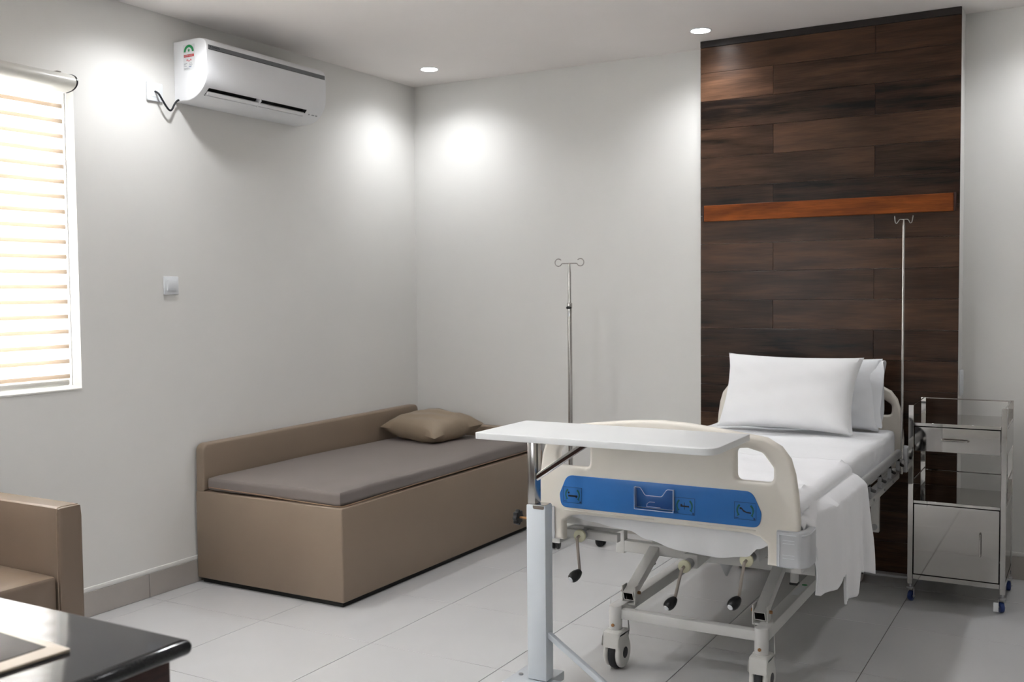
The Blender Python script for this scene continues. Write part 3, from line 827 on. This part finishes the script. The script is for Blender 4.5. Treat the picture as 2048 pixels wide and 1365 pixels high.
# base
ZB = .218
for s in (-1, 1):
    b = build('base_rail', beam((BX+s*.277, -1.985, ZB), (BX+s*.277, -.44, ZB), .046, .046), M['whitesteel'], bed)
    if s == 1:
        st = build('rating_sticker', box((BX+.262, -1.56, ZB+.0232), (BX+.292, -1.43, ZB+.0236)), M['label'], b, smooth=False)
        build('green_mark', cyl((BX+.28, -1.41, ZB+.0232), (BX+.28, -1.41, ZB+.024), .011, seg=20), M['lgreen'], b, smooth=False)
build('base_cross_member', beam((BX-.255, -1.985, .210), (BX+.255, -1.985, .210), .036, .036), M['whitesteel'], bed)
build('base_cross_member', beam((BX-.255, -.44, .210), (BX+.255, -.44, .210), .036, .036), M['whitesteel'], bed)
for s in (-1, 1):
    xb = BX+s*.252
    for yb, yt, zt_ in ((-1.915, -1.62, .398), (-.86, -.58, .352)):
        bm = box((xb-.028, yb-.022, ZB+.012), (xb-.0235, yb+.022, ZB+.082), .001, 1)
        box((xb+.0235, yb-.022, ZB+.012), (xb+.028, yb+.022, ZB+.082), .001, 1, bm=bm)
        box((xb-.028, yb-.022, ZB+.010), (xb+.028, yb+.022, ZB+.016), .001, 1, bm=bm)
        build('pivot_bracket', bm, M['whitesteel'], bed)
        build('pivot_bolt', cyl((xb-.038, yb+.004, ZB+.055), (xb+.038, yb+.004, ZB+.055), .0065, seg=6), M['brass'], bed)
        build('lift_arm', beam((xb, yb-.022, ZB+.043), (xb, yt, zt_), .042, .036, hollow=True), [M['whitesteel'], M['darkslot']], bed)
    # long support strut under the platform
# castors
def bed_castor(x, y, swivel=0.):
    c = empty('castor', (x, y, 0)); c.parent = bed; c.location = Vector((x, y, 0))-wloc(bed)
    bm = cyl((x, y, .152), (x, y, .243), .0245, seg=24, bev=.003)
    build('stem_socket', bm, M['whitesteel'], c)
    R = .0625; yw = y+.012; zc = R+.001
    W = cyl((x-.013, yw, zc), (x+.013, yw, zc), R, seg=36, bev=.006); build('wheel', W, M['rubber'], c)
    # housing: two side cheeks and a hood between them
    low = [(yw+.057*math.cos(math.radians(t)), zc+.057*math.sin(math.radians(t))) for t in range(-200, 21, 10)]
    cheek = low+[(y+.050, .118), (y+.044, .146), (y+.034, .150), (y-.034, .150), (y-.043, .146), (y-.048, .118)]
    for s in (-1, 1):
        build('wheel_cheek', plate([cheek], .020, .0085, lambda u, v, w_, s=s: (x+s*.0235+w_, u, v), bres=4), M['caster'], c)
        build('hub_cap', lathe([(0, 0), (.021, 0), (.021, .0012), (0, .002)], (x+s*.0334, yw, zc), (s, 0, 0), 24), M['rubber'], c)
    hood = [(y-.050, .092), (y-.048, .118), (y-.043, .146), (y-.034, .150), (y+.034, .150), (y+.044, .146), (y+.050, .118), (y+.052, .128-.03), (y+.046, .128), (y-.03, .132), (y-.040, .125), (y-.045, .095)]
    build('fork_hood', plate([[(a+(.0006 if a > y else -.0006), b+.0004) for a, b in hood]], .0675, .009, lambda u, v, w_: (x+w_, u, v)), M['caster'], c)
    build('collar', cyl((x, y, .144), (x, y, .1525), .031, seg=28, bev=.002), M['caster'], c)
    build('stem_bolt', cyl((x, y-.024, .172), (x, y-.0285, .172), .0065, seg=6), M['brass'], c)
for s in (-1, 1):
    for y in (-2.0, -.425): bed_castor(BX+s*.277, y)
# cranks
def crank(x, y, z, ex, ez, kx, kz, ky):
    c = empty('crank', (x, y, z)); c.parent = bed; c.location = Vector((x, y, z))-wloc(bed)
    build('crank_collar', lathe([(0, 0), (.020, 0), (.0225, .002), (.0225, .012), (.019, .014), (0, .014)], (x, y+.014, z), (0, -1, 0), 26), M['ivory'], c)
    build('crank_bearing', cyl((x, y+.015, z), (x, y+.06, z), .018, seg=18), M['zinc'], c)
    build('crank_rod', tube(catmull([(x, y+.002, z), (x, y-.010, z-.003), (x+(ex-x)*.12, y-.016, z+(ez-z)*.12), (ex, ky+.02, ez)], 5), .0055, 10), M['rod'], c)
    ax = Vector((kx-ex, -.050, kz-ez)).normalized(); st = Vector((ex, ky+.018, ez))
    bm = lathe([(0, -.004), (.010, -.003), (.014, .004), (.0185, .018), (.0195, .032), (.0165, .044), (.011, .049), (0, .049)], st, ax, 24)
    h = build('crank_handle', bm, M['black'], c)
    build('end_cap', lathe([(0, .0485), (.0105, .0488), (.009, .0512), (0, .0518)], st, ax, 18), M['label'], c)
crank(2.244, -2.19, .537, 2.246, .408, 2.228, .384, -2.21)
crank(2.604, -2.09, .447, 2.570, .328, 2.550, .298, -2.11)
crank(2.857, -2.19, .524, 2.832, .393, 2.815, .370, -2.21)
for a, b, w_, h_ in (((2.250, -2.12, .534), (2.30, -1.45, .505), .045, .045), ((2.604, -2.02, .450), (2.600, -1.2, .49), .05, .05), ((2.857, -2.12, .524), (2.83, -1.45, .51), .045, .045)):
    build('screw_housing', beam(a, b, w_, h_), M['whitesteel'], bed)
# small hanging plastic cone and red caps under the frame
build('hanging_cone', lathe([(0, 0), (.004, .001), (.02, .035), (.036, .062), (.036, .12), (0, .12)], (2.567, -1.5, .262), (0, 0, 1), 20), M['bumper'], bed)
build('red_cap', box((3.026, -1.99, .545), (3.040, -1.955, .565), .003), M['red'], bed)
# folding guard rails
for s in (-1, 1):
    xg = BX+s*.484
    g = empty('guard_rail', (xg, -1.2, .55)); g.parent = bed; g.location = Vector((xg, -1.2, .55))-wloc(bed)
    bm = bmesh.new()
    prof = rounded([(xg-.012, .632), (xg+.013, .632), (xg+.013, .672), (xg-.012, .672)], .011, 4)
    build('top_rail', extr_y(prof, -1.78, -.50), M['alu'], g)
    build('top_rail_end', cyl((xg, -.50, .652), (xg, -.47, .648), .019, .012, seg=20), M['alu'], g)
    build('bottom_rail', beam((xg-.012, -1.80, .562), (xg-.012, -.42, .562), .016, .022), M['alu'], g)
    for k, y in enumerate((-1.72, -1.47, -1.22, -.98, -.74, -.52)):
        build('fold_arm', tube([(xg+.002, y, .630), (xg+.002, y+.03, .605), (xg+.002, y+.13, .58)], .0075, 8), M['black'], g)
        bm = box((xg-.004, y-.012, .575), (xg+.011, y-.004, .622), .001, 1); box((xg-.004, y-.012, .575), (xg+.014, y+.014, .580), .001, 1, bm=bm); box((xg-.001, y+.008, .58), (xg+.011, y+.013, .598), .001, 1, bm=bm)
        build('pivot_clip', bm, M['zinc'], g)

# ------------------------------------------------------------------ mattress, sheet, drooping sheet end
def mat_fn(p):
    if p.z > .68:
        p.z += .003*math.sin(p.x*13+p.y*5)+.002*math.sin(p.y*23+p.x*7)
    e = abs(p.x-BX)
    if e > .40: p.x += .004*math.sin(p.y*28)*math.sin(p.y*9+1)*(1 if p.x > BX else -1)
    return p
mtt = build('bed_mattress', soft_box((BX-.432, -2.178, .606), (BX+.44, -.292, .738), .03, 46, 46, 8, mat_fn), M['sheet'], origin=(BX, -1.24, .606))
tag(mtt, 'white-sheeted mattress on the hospital bed', 'mattress')
# sheet end hanging below the footboard
bm = bmesh.new(); nu, nv_ = 60, 12; G = []
def drop_z(x): return sramp(x, [(2.20, .612), (2.30, .597), (2.43, .580), (2.52, .556), (2.61, .536), (2.75, .523), (2.86, .536), (2.90, .57), (2.96, .60)])
for i in range(nu+1):
    x = 2.18+(2.96-2.18)*i/nu; row = []
    for j in range(nv_+1):
        t = j/nv_; zb_ = drop_z(x)
        a = t*PI
        z = .655-(.655-zb_)*math.sin(min(a, PI/2)) if a <= PI/2 else zb_+(.60-zb_)*(1-math.sin(a))
        y = -2.198-.006*math.sin(17*x+2*t)-.004*math.sin(43*x+1)+.0035*math.sin(90*x)*t + (0 if a < PI/2 else .05*(1-math.sin(a)))
        row.append(bm.verts.new((x, y+.0, z)))
    G.append(row)
for i in range(nu):
    for j in range(nv_): bm.faces.new((G[i][j], G[i+1][j], G[i+1][j+1], G[i][j+1]))
build('sheet_overhang', bm, M['sheet'], mtt)

# pillows
T = Matrix.Translation
bm = pillow_bm(.66, .35, .165, n=44, seed=11, pinch=.06, wrinkle=.005, power=.40)
place(bm, frame((2.632, -.385, .913), (1, .02, -.008), (.03, .22, .95)))
o = build('pillow', bm, M['pillow2'], origin=(2.6, -.45, .74)); PB = tag(o, 'white pillow with a hemmed open case, standing behind the front pillow', 'pillow', 'pillows on the hospital bed')
# open hem sleeve at its right end
F2 = frame((2.632, -.385, .913), (1, .02, -.008), (.03, .22, .95))
bm = bmesh.new(); rg = []
for i in range(9):
    u = i/8; row = []
    for k in range(36):
        a = 2*PI*k/36
        hy = (.150+.014*u)*math.copysign(abs(math.sin(a))**.75, math.sin(a)); tz = (.050-.018*u+.010*math.sin(3*a))*math.cos(a)
        row.append(bm.verts.new(F2 @ Vector((.255+.085*u+.006*math.sin(4*a), hy+.004, tz))))
    rg.append(row)
for a, b in zip(rg, rg[1:]):
    for k in range(36): bm.faces.new((a[k], a[(k+1) % 36], b[(k+1) % 36], b[k]))
build('open_hem', bm, M['pillow2'], PB)
bm = pillow_bm(.645, .372, .19, n=44, seed=5, pinch=.085, wrinkle=.004, power=.42)
for v in bm.verts: v.co.x += .055*v.co.y
place(bm, frame((2.583, -.610, .926), (1, .0, -.014), (.0, .30, .95)))
o = build('pillow', bm, M['pillow'], origin=(2.58, -.65, .74)); tag(o, 'plump white pillow in front, leaning back at the head of the bed', 'pillow', 'pillows on the hospital bed')

# ------------------------------------------------------------------ blanket
def make_blanket():
    bm = bmesh.new(); NU, NT, ND = 90, 46, 44
    xl = 2.20; xe = BX+.440
    rows_ = []
    for i in range(NU+1):
        v = i/NU
        yt = -2.204+(.79)*v                # along the mattress top
        hy = -2.200+.875*v                  # along the hem
        zb_ = ramp(v, [(0, .600), (.05, .600), (.075, .55), (.10, .455), (.14, .408), (.20, .393), (.30, .398), (.36, .43), (.39, .42), (.405, .322), (.44, .310), (.62, .297), (.65, .303), (.675, .372), (.80, .348), (1, .300)])
        row = []
        for j in range(NT+1):
            t = j/NT
            x = xl+(xe-.02-xl)*t
            y = yt
            if v > .999: y += 0
            z = .7445+.0025*math.sin(11*x+9*y)+.002*math.sin(31*y+5*x)+.0015*math.sin(60*x+20*y)
            # bunching near the foot corner
            bq = math.exp(-((x-2.95)/.09)**2-((y+2.08)/.12)**2)
            z += bq*(.006+.010*math.sin(60*y+30*x))
            # thicker at the fold at the head-side edge
            z += .004*math.exp(-((v-1)/.03)**2)
            row.append(bm.verts.new((x, y, z)))
        for j in range(1, ND+1):
            d = j/ND
            # quarter turn over the edge, then fall
            if d < .14:
                a = d/.14*PI/2
                x = xe-.02+.040*math.sin(a); z = .7045+.040*math.cos(a)+.0; y = yt+(hy-yt)*d*.15
            else:
                q = (d-.14)/.86
                z = .7045+(zb_-.7045)*q
                y = yt+(hy-yt)*(.02+.98*q**1.15)
                fold = .5+.5*math.cos(2*PI*(v*3.3+.18))
                out = ramp(v, [(0, .006), (.05, .008), (.09, .034), (.18, .036), (.34, .070), (1, .070)])*min(1, .45+q*6)
                x = xe-.0+out+(.011+.011*math.sin(2*PI*(v*3.1)+.8)+.003*math.sin(2*PI*v*9.7+2*q))*min(1, q*1.6)
                y += .010*math.sin(9*q+7*v)*q
                # crumple near bumper
                if v < .22: x += .012*math.sin(40*v+16*q)*(1-v/.22)*(1-q)
            row.append(bm.verts.new((x, y, z)))
        rows_.append(row)
    for a, b in zip(rows_, rows_[1:]):
        for k in range(len(a)-1): bm.faces.new((a[k], b[k], b[k+1], a[k+1]))
    bmesh.ops.recalc_face_normals(bm, faces=bm.faces)
    o = build('blanket', bm, M['blanket'], origin=(2.7, -1.8, .74))
    md = o.modifiers.new('s', 'SOLIDIFY'); md.thickness = .003; md.offset = 1
    tag(o, 'white waffle blanket over the bed foot, hanging down its right side', 'blanket')
make_blanket()

# ------------------------------------------------------------------ overbed table
def make_table():
    x0, x1, y0, y1, z1 = 2.086, 2.900, -2.640, -2.290, .960
    t = empty('overbed_table', (2.3, -2.46, 0), 'white overbed table on one column standing at the bed foot', 'table')
    out = rounded([(x0, y0), (x1, y0), (x1, y1), (x0, y1)], [.012, .055, .006, .012], 8)
    build('tabletop', plate([out], .021, .002, lambda u, v, w_: (u, v, z1-.0105+w_)), M['tabletop'], t)
    # outer column
    cx0_, cx1_, cy0, cy1 = 2.190, 2.262, -2.482, -2.430
    col = build('column', box((cx0_, cy0, .105), (cx1_, cy1, .702), .003), M['tablesteel'], t)
    build('column_cap', box((cx0_+.004, cy0+.004, .7022), (cx1_-.003, cy1-.003, .7045), .0008, 1), M['steelr'], t)
    o2 = rounded([(cx0_+.026, .7018), (cx1_-.004, .7018), (cx1_-.004, .690), (cx0_+.026, .690)], [.0, .0, .006, .006], 5)
    build('column_notch', plate([o2], .001, .0, lambda u, v, w_: (u, cy0-.0006+w_, v)), M['rod'], t, smooth=False)
    build('inner_tube', box((2.193, -2.478, .7046), (2.222, -2.434, .9385), .003), M['steelr'], t)
    build('tube_bracket', box((2.2225, -2.462, .80), (2.2265, -2.446, .9385), .001, 1), M['steelr'], t)
    build('brace', beam((2.222, -2.468, .793), (2.432, -2.468, .9365), .022, .007, .0015), M['steel'], t)
    build('mounting_plate', box((2.18, -2.50, .9362), (2.48, -2.42, .9388), .001, 1), M['steelr'], t)
    # knob
    build('knob_bolt', cyl((2.150, -2.456, .649), (2.190, -2.456, .649), .0042, seg=12), M['brass'], t)
    pts = []
    for k in range(48):
        a = 2*PI*k/48; r = .0245+.0025*math.cos(8*a); pts.append((r*math.cos(a), r*math.sin(a)))
    build('knob', plate([pts], .016, .003, lambda u, v, w_: (2.143+w_, -2.456+u, .649+v)), M['black'], t)
    # base
    zb0, zb1 = .070, .100
    build('base_bar', box((2.122, -2.86, zb0), (2.264, -2.352, zb1+.002), .004), M['tablesteel'], t)
    build('base_leg', box((2.265, -2.492, zb0), (2.83, -2.438, zb1), .004), M['tablesteel'], t)
    build('base_bolt', cyl((2.150, -2.458, zb1), (2.150, -2.458, zb1+.007), .008, seg=6), M['zinc'], t)
    build('diagonal_brace', beam((2.258, -2.458, .262), (2.492, -2.458, .110), .018, .020, .002), M['tablesteel'], t)
    for cx_, cy_ in ((2.207, -2.83), (2.207, -2.385), (2.80, -2.465), (2.40, -2.465)):
        if cx_ == 2.40: continue
        b = build('castor', cyl((cx_, cy_, .052), (cx_, cy_, .0695), .010, seg=14), M['zinc'], t)
        build('wheel', cyl((cx_-.010, cy_+.008, .026), (cx_+.010, cy_+.008, .026), .0255, seg=24, bev=.003), M['black'], b)
make_table()

# ------------------------------------------------------------------ IV stands
def hook_path(c, ex, r, s):
    """arm from c along s*ex, ending in an open ring"""
    ex = Vector(ex); c = Vector(c)
    pts = [c, c+ex*s*.040]
    cen = c+ex*s*.066+Vector((0, 0, .006))
    for k in range(13):
        a = math.radians(200+ (300)*k/12)
        pts.append(cen+ex*s*(r*math.cos(a))*1.0+Vector((0, 0, r*math.sin(a))))
    return pts
sx_, sy_ = 1.268, -.305
iv = empty('drip_stand', (sx_, sy_, 0), 'steel drip stand on black castors between daybed and bed', 'drip stand')
build('pole', cyl((sx_, sy_, .10), (sx_, sy_, 1.345), .0125, seg=20), M['steelr'], iv)
build('inner_pole', cyl((sx_, sy_, 1.345), (sx_, sy_, 1.52), .0088, seg=18), M['steelr'], iv)
build('pole_tip', cyl((sx_, sy_, 1.52), (sx_, sy_, 1.577), .0088, .0045, seg=18), M['steelr'], iv)
build('pole_collar', cyl((sx_, sy_, 1.325), (sx_, sy_, 1.355), .0145, seg=20, bev=.002), M['steelr'], iv)
bm = cyl((sx_+.0, sy_-.012, 1.328), (sx_+.0, sy_-.03, 1.328), .0085, seg=12, bev=.002); lathe([(0, -.006), (.012, -.006), (.0145, 0), (.012, .006), (0, .006)], (sx_, sy_-.004, 1.328), (0, 0, 1), 20, bm=bm)
build('clamp_knob', bm, M['black'], iv)
build('sticker', box((sx_-.004, sy_-.0138, 1.278), (sx_+.008, sy_-.0122, 1.308)), M['label'], iv, smooth=False)
hx = Vector((1, .1, 0)).normalized()
for s in (-1, 1):
    build('hook', tube(hook_path((sx_, sy_, 1.577), hx, .021, s), .0028, 8), M['steelr'], iv)
build('base_hub', lathe([(0, 0), (.03, 0), (.034, .01), (.03, .04), (.02, .055), (0, .055)], (sx_, sy_, .075), (0, 0, 1), 24), M['black'], iv)
for k in range(5):
    a = math.radians(-14+72*k); ex = Vector((math.cos(a), math.sin(a), 0)); p = Vector((sx_, sy_, .10))
    leg = build('leg', beam(p+ex*.02, p+ex*.205+Vector((0, 0, -.028)), .022, .016), M['steelr'], iv)
    e = p+ex*.215; e.z = 0
    bm = cyl(e+Vector((0, 0, .052)), e+Vector((0, 0, .085)), .009, seg=12)
    side = Vector((-ex.y, ex.x, 0)).normalized()
    for q in (-1, 1): cyl(e+side*q*.006+Vector((0, 0, .0262)), e+side*q*.020+Vector((0, 0, .0262)), .0255, seg=24, bev=.004, bm=bm)
    box((e.x-.018, e.y-.018, .030), (e.x+.018, e.y+.018, .056), .006, bm=bm)
    build('castor', bm, M['black'], iv)

px, py = 3.052, -.335
ivp = empty('drip_pole', (px, py, .53), 'tall thin steel drip pole at the bed head, in front of the plank wall', 'drip pole')
build('pole', cyl((px, py, .53), (px, py, 1.715), .0062, seg=16), M['steelr'], ivp)
build('pole_tip', cyl((px, py, 1.715), (px, py, 1.745), .0062, .003, seg=16), M['steelr'], ivp)
hd = Vector((.95, .12, 0)).normalized()
for s, up in ((-1, .0), (1, -.004)):
    c = Vector((px, py, 1.744))
    pth = catmull([c, c+hd*s*.018, c+hd*s*.026+Vector((0, -.004, -.012)), c+hd*s*.031+Vector((0, -.008, -.018)), c+hd*s*.037+Vector((0, -.004, -.010)), c+hd*s*.040+Vector((0, 0, .010)), c+hd*s*.041+Vector((0, .0, .018))], 5)
    build('hook', tube(pth, .0026, 8), M['steel'], ivp)
build('pole_socket', cyl((px, py, .565), (px, py, .60), .013, seg=18, bev=.002), M['zinc'], ivp)

# ------------------------------------------------------------------ steel bedside trolley
def make_cart():
    X0, X1, Y0, Y1 = 3.124, 3.524, -.622, -.224; p = .022; top = .895
    t = empty('bedside_trolley', (3.324, -.423, 0), 'polished stainless steel trolley with drawer and cupboard beside the bed', 'trolley')
    for x in (X0, X1-p):
        for y in (Y0, Y1-p):
            build('post', box((x, y, .082), (x+p, y+p, top), .0015, 1), M['steel'], t)
    for z in (top-.004, .545):
        bm = None
        for a, b in (((X0+p, Y1-p/2, z), (X1-p, Y1-p/2, z)), ((X0+p/2, Y0+p, z), (X0+p/2, Y1-p, z)), ((X1-p/2, Y0+p, z), (X1-p/2, Y1-p, z))):
            bm = cyl(a, b, .0028, seg=8, bm=bm)
        build('guard_wire', bm, M['steel'], t)
    e = .0006
    build('top_tray', box((X0+p+e, Y0+.002, .802), (X1-p-e, Y1-.002, .8165), .001, 1, bm=box((X0+.001, Y0+p+e, .8025), (X1-.001, Y1-p-e, .816), .001, 1)), M['steel'], t)
    dr = build('drawer', box((X0+p+.004, Y0+.003, .690), (X1-p-.004, Y0+.012, .7985), .001, 1, bm=box((X0+p+.006, Y0+.012, .694), (X1-p-.006, Y1-.03, .796))), M['steel'], t)
    build('drawer_handle', tube(catmull([(3.262, Y0+.004, .745), (3.266, Y0-.014, .7455), (3.280, Y0-.020, .746), (3.355, Y0-.020, .746), (3.369, Y0-.014, .7455), (3.373, Y0+.004, .745)], 4), .0035, 8), M['steel'], dr)
    for x in (X0, X1-.0012): build('side_panel', box((x+.0001, Y0+p+.001, .690), (x+.0011, Y1-p-.001, .802)), M['steel'], t, smooth=False)
    build('middle_shelf', box((X0+p+e, Y0+.002, .452), (X1-p-e, Y1-.002, .4655), .001, 1, bm=box((X0+.001, Y0+p+e, .4525), (X1-.001, Y1-p-e, .465), .001, 1)), M['steel'], t)
    bm = box((X0+.003, Y0+p+.001, .132), (X0+.0045, Y1-p-.001, .452)); box((X1-.0045, Y0+p+.001, .132), (X1-.003, Y1-p-.001, .452), bm=bm)
    box((X0+p+.001, Y1-.006, .132), (X1-p-.001, Y1-.004, .452), bm=bm)
    build('cupboard_panel', bm, M['steelr'], t, smooth=False)
    dk = build('door_gap_shade', box((X0+p+.002, Y0+.013, .13), (X1-p-.002, Y0+.014, .452)), M['darkslot'], t, smooth=False)  # dark sheet just behind the door, paints the shade in its gap
    door = build('door', box((X0+p+.004, Y0+.002, .131), (X1-p-.004, Y0+.0125, .4485), .001, 1), M['steel'], t)
    build('door_handle', tube(catmull([(3.424, Y0+.004, .345), (3.424, Y0-.013, .341), (3.424, Y0-.018, .33), (3.424, Y0-.018, .256), (3.424, Y0-.013, .245), (3.424, Y0+.004, .241)], 4), .0037, 8), M['steel'], door)
    bm = box((X0+p+e, Y0+.001, .106), (X1-p-e, Y0+.022, .1275), .001, 1); box((X0+p+e, Y1-.022, .106), (X1-p-e, Y1-.001, .1275), .001, 1, bm=bm)
    box((X0+.001, Y0+p+e, .106), (X0+.021, Y1-p-e, .1275), .001, 1, bm=bm); box((X1-.021, Y0+p+e, .106), (X1-.001, Y1-p-e, .1275), .001, 1, bm=bm)
    box((X0+.021, Y0+.023, .122), (X1-.021, Y1-.023, .127), bm=bm)
    build('bottom_frame', bm, M['steel'], t)
    for i, (x, y, an) in enumerate(((X0+p/2, Y0+p/2, -15), (X1-p/2, Y0+p/2, 20), (X0+p/2, Y1-p/2, 30), (X1-p/2, Y1-p/2, 10))):
        c = build('castor', cyl((x, y, .066), (x, y, .0815), .006, seg=12), M['zinc'], t)
        a = math.radians(an); f = Vector((math.sin(a), -math.cos(a), 0)); s = Vector((math.cos(a), math.sin(a), 0)); o_ = Vector((x, y, 0))-f*.012
        bm = cyl((x, y, .060), (x, y, .069), .015, seg=20, bev=.002)
        for q in (-1, 1): beam(o_+s*q*.0125+Vector((0, 0, .062)), o_+s*q*.0125+Vector((0, 0, .018)), .002, .022, .0005, bm=bm)
        cyl(o_-s*.017+Vector((0, 0, .0235)), o_+s*.017+Vector((0, 0, .0235)), .004, seg=10, bm=bm)
        build('fork', bm, M['zinc'], c)
        build('wheel', cyl(o_-s*.009+Vector((0, 0, .0235)), o_+s*.009+Vector((0, 0, .0235)), .023, seg=24, bev=.003), M['bluewheel'], c)
        if i == 1: build('brake_tag', box((x-.033, y-.03, .012), (x-.012, y-.027, .052), .001, 1), M['label'], c)
make_cart()

# ------------------------------------------------------------------ armchair
def make_chair():
    XF, XB = .75, .06; ya0, ya1 = -3.218, -3.118; zs = .452
    a = empty('armchair', (.4, -3.55, 0), 'tan leatherette armchair beneath the window, cut by the left picture edge', 'armchair')
    def sb(A, B, r, n=14, fn=None): return soft_box(A, B, r, n, n, 4, fn)
    o = build('arm', sb((XB+.14, ya0, .05), (XF, ya1, .688), .016), M['leather2'], a)
    build('seam', tube(catmull([(XF-.010, ya0-.0012, .12), (XF-.010, ya0-.0012, .60), (XF-.010, ya0+.002, .675), (XF-.012, ya0+.014, .6875), (XF-.012, ya1-.014, .6875)], 5), .0016, 6), M['leather'], o)
    build('arm', sb((XB+.14, -3.985, .05), (XF, -3.885, .688), .016), M['leather2'], a)
    def sf(p):
        if p.z > .40: p.z += .010*math.exp(-((p.x-.45)/.25)**2-((p.y+3.55)/.25)**2)
        return p
    build('seat_cushion', sb((XB+.15, -3.884, .27), (XF-.012, -3.2195, zs), .018, 20, sf), M['leather2'], a)
    build('seat_base', sb((XB+.12, -3.883, .055), (XF-.03, -3.2205, .269), .01), M['leather2'], a)
    build('backrest', sb((XB, -3.985, .055), (XB+.139, -3.118, .80), .03), M['leather2'], a)
    for x in (XB+.06, XF-.06):
        for y in (-3.94, -3.165): build('leg', cyl((x, y, .001), (x, y, .0545), .018, .022, seg=18), M['blackm'], a)
make_chair()

# ------------------------------------------------------------------ desk with granite top
def make_desk():
    X0, X1, Y0, Y1 = .95, 2.333, -4.78, -4.071
    d = empty('desk', (1.64, -4.42, 0), 'dark wooden desk with a polished black granite top in the near left corner', 'desk')
    out = rounded([(X0, Y0), (X1, Y0), (X1, Y1), (X0, Y1)], [.012]*4, 5)
    build('granite_top', plate([out], .032, .0155, lambda u, v, w_: (u, v, .734+w_), bres=5), M['granite'], d)
    ins = .032
    build('apron', box((X0+ins, Y0+ins, .655), (X1-ins, Y1-ins, .7175), .002), M['deskwood'], d)
    for x in (X0+.06, X1-.06-.02): build('side_panel', box((x, Y0+.05, .001), (x+.022, Y1-.05, .6545), .001, 1), M['deskwood'], d)
    build('modesty_panel', box((X0+.083, Y1-.12, .15), (X1-.081, Y1-.102, .6545), .001, 1), M['deskwood'], d)
    # flat framed pad on the desk
    P = [(2.188, -4.234), (2.178, -4.373)]
    pad = empty('framed_pad', (1.98, -4.30, .750), 'flat dark pad with a cream border lying on the black desk top', 'pad')
    o = [(1.84, -4.209), (2.186, -4.236), (2.176, -4.376), (1.83, -4.352)]
    build('border', plate([rounded(o, .003, 3)], .006, .001, lambda u, v, w_: (u, v, .7540+w_)), M['padcream'], pad)
    i_ = [(1.86, -4.236), (2.139, -4.2535), (2.1345, -4.352), (1.852, -4.334)]
    build('inset', plate([i_], .0012, .0003, lambda u, v, w_: (u, v, .7577+w_)), M['paddark'], pad)
    build('edge_strip', beam((2.176, -4.3785, .7535), (1.83, -4.3545, .7535), .005, .005, .0008), M['navy'], pad)
make_desk()
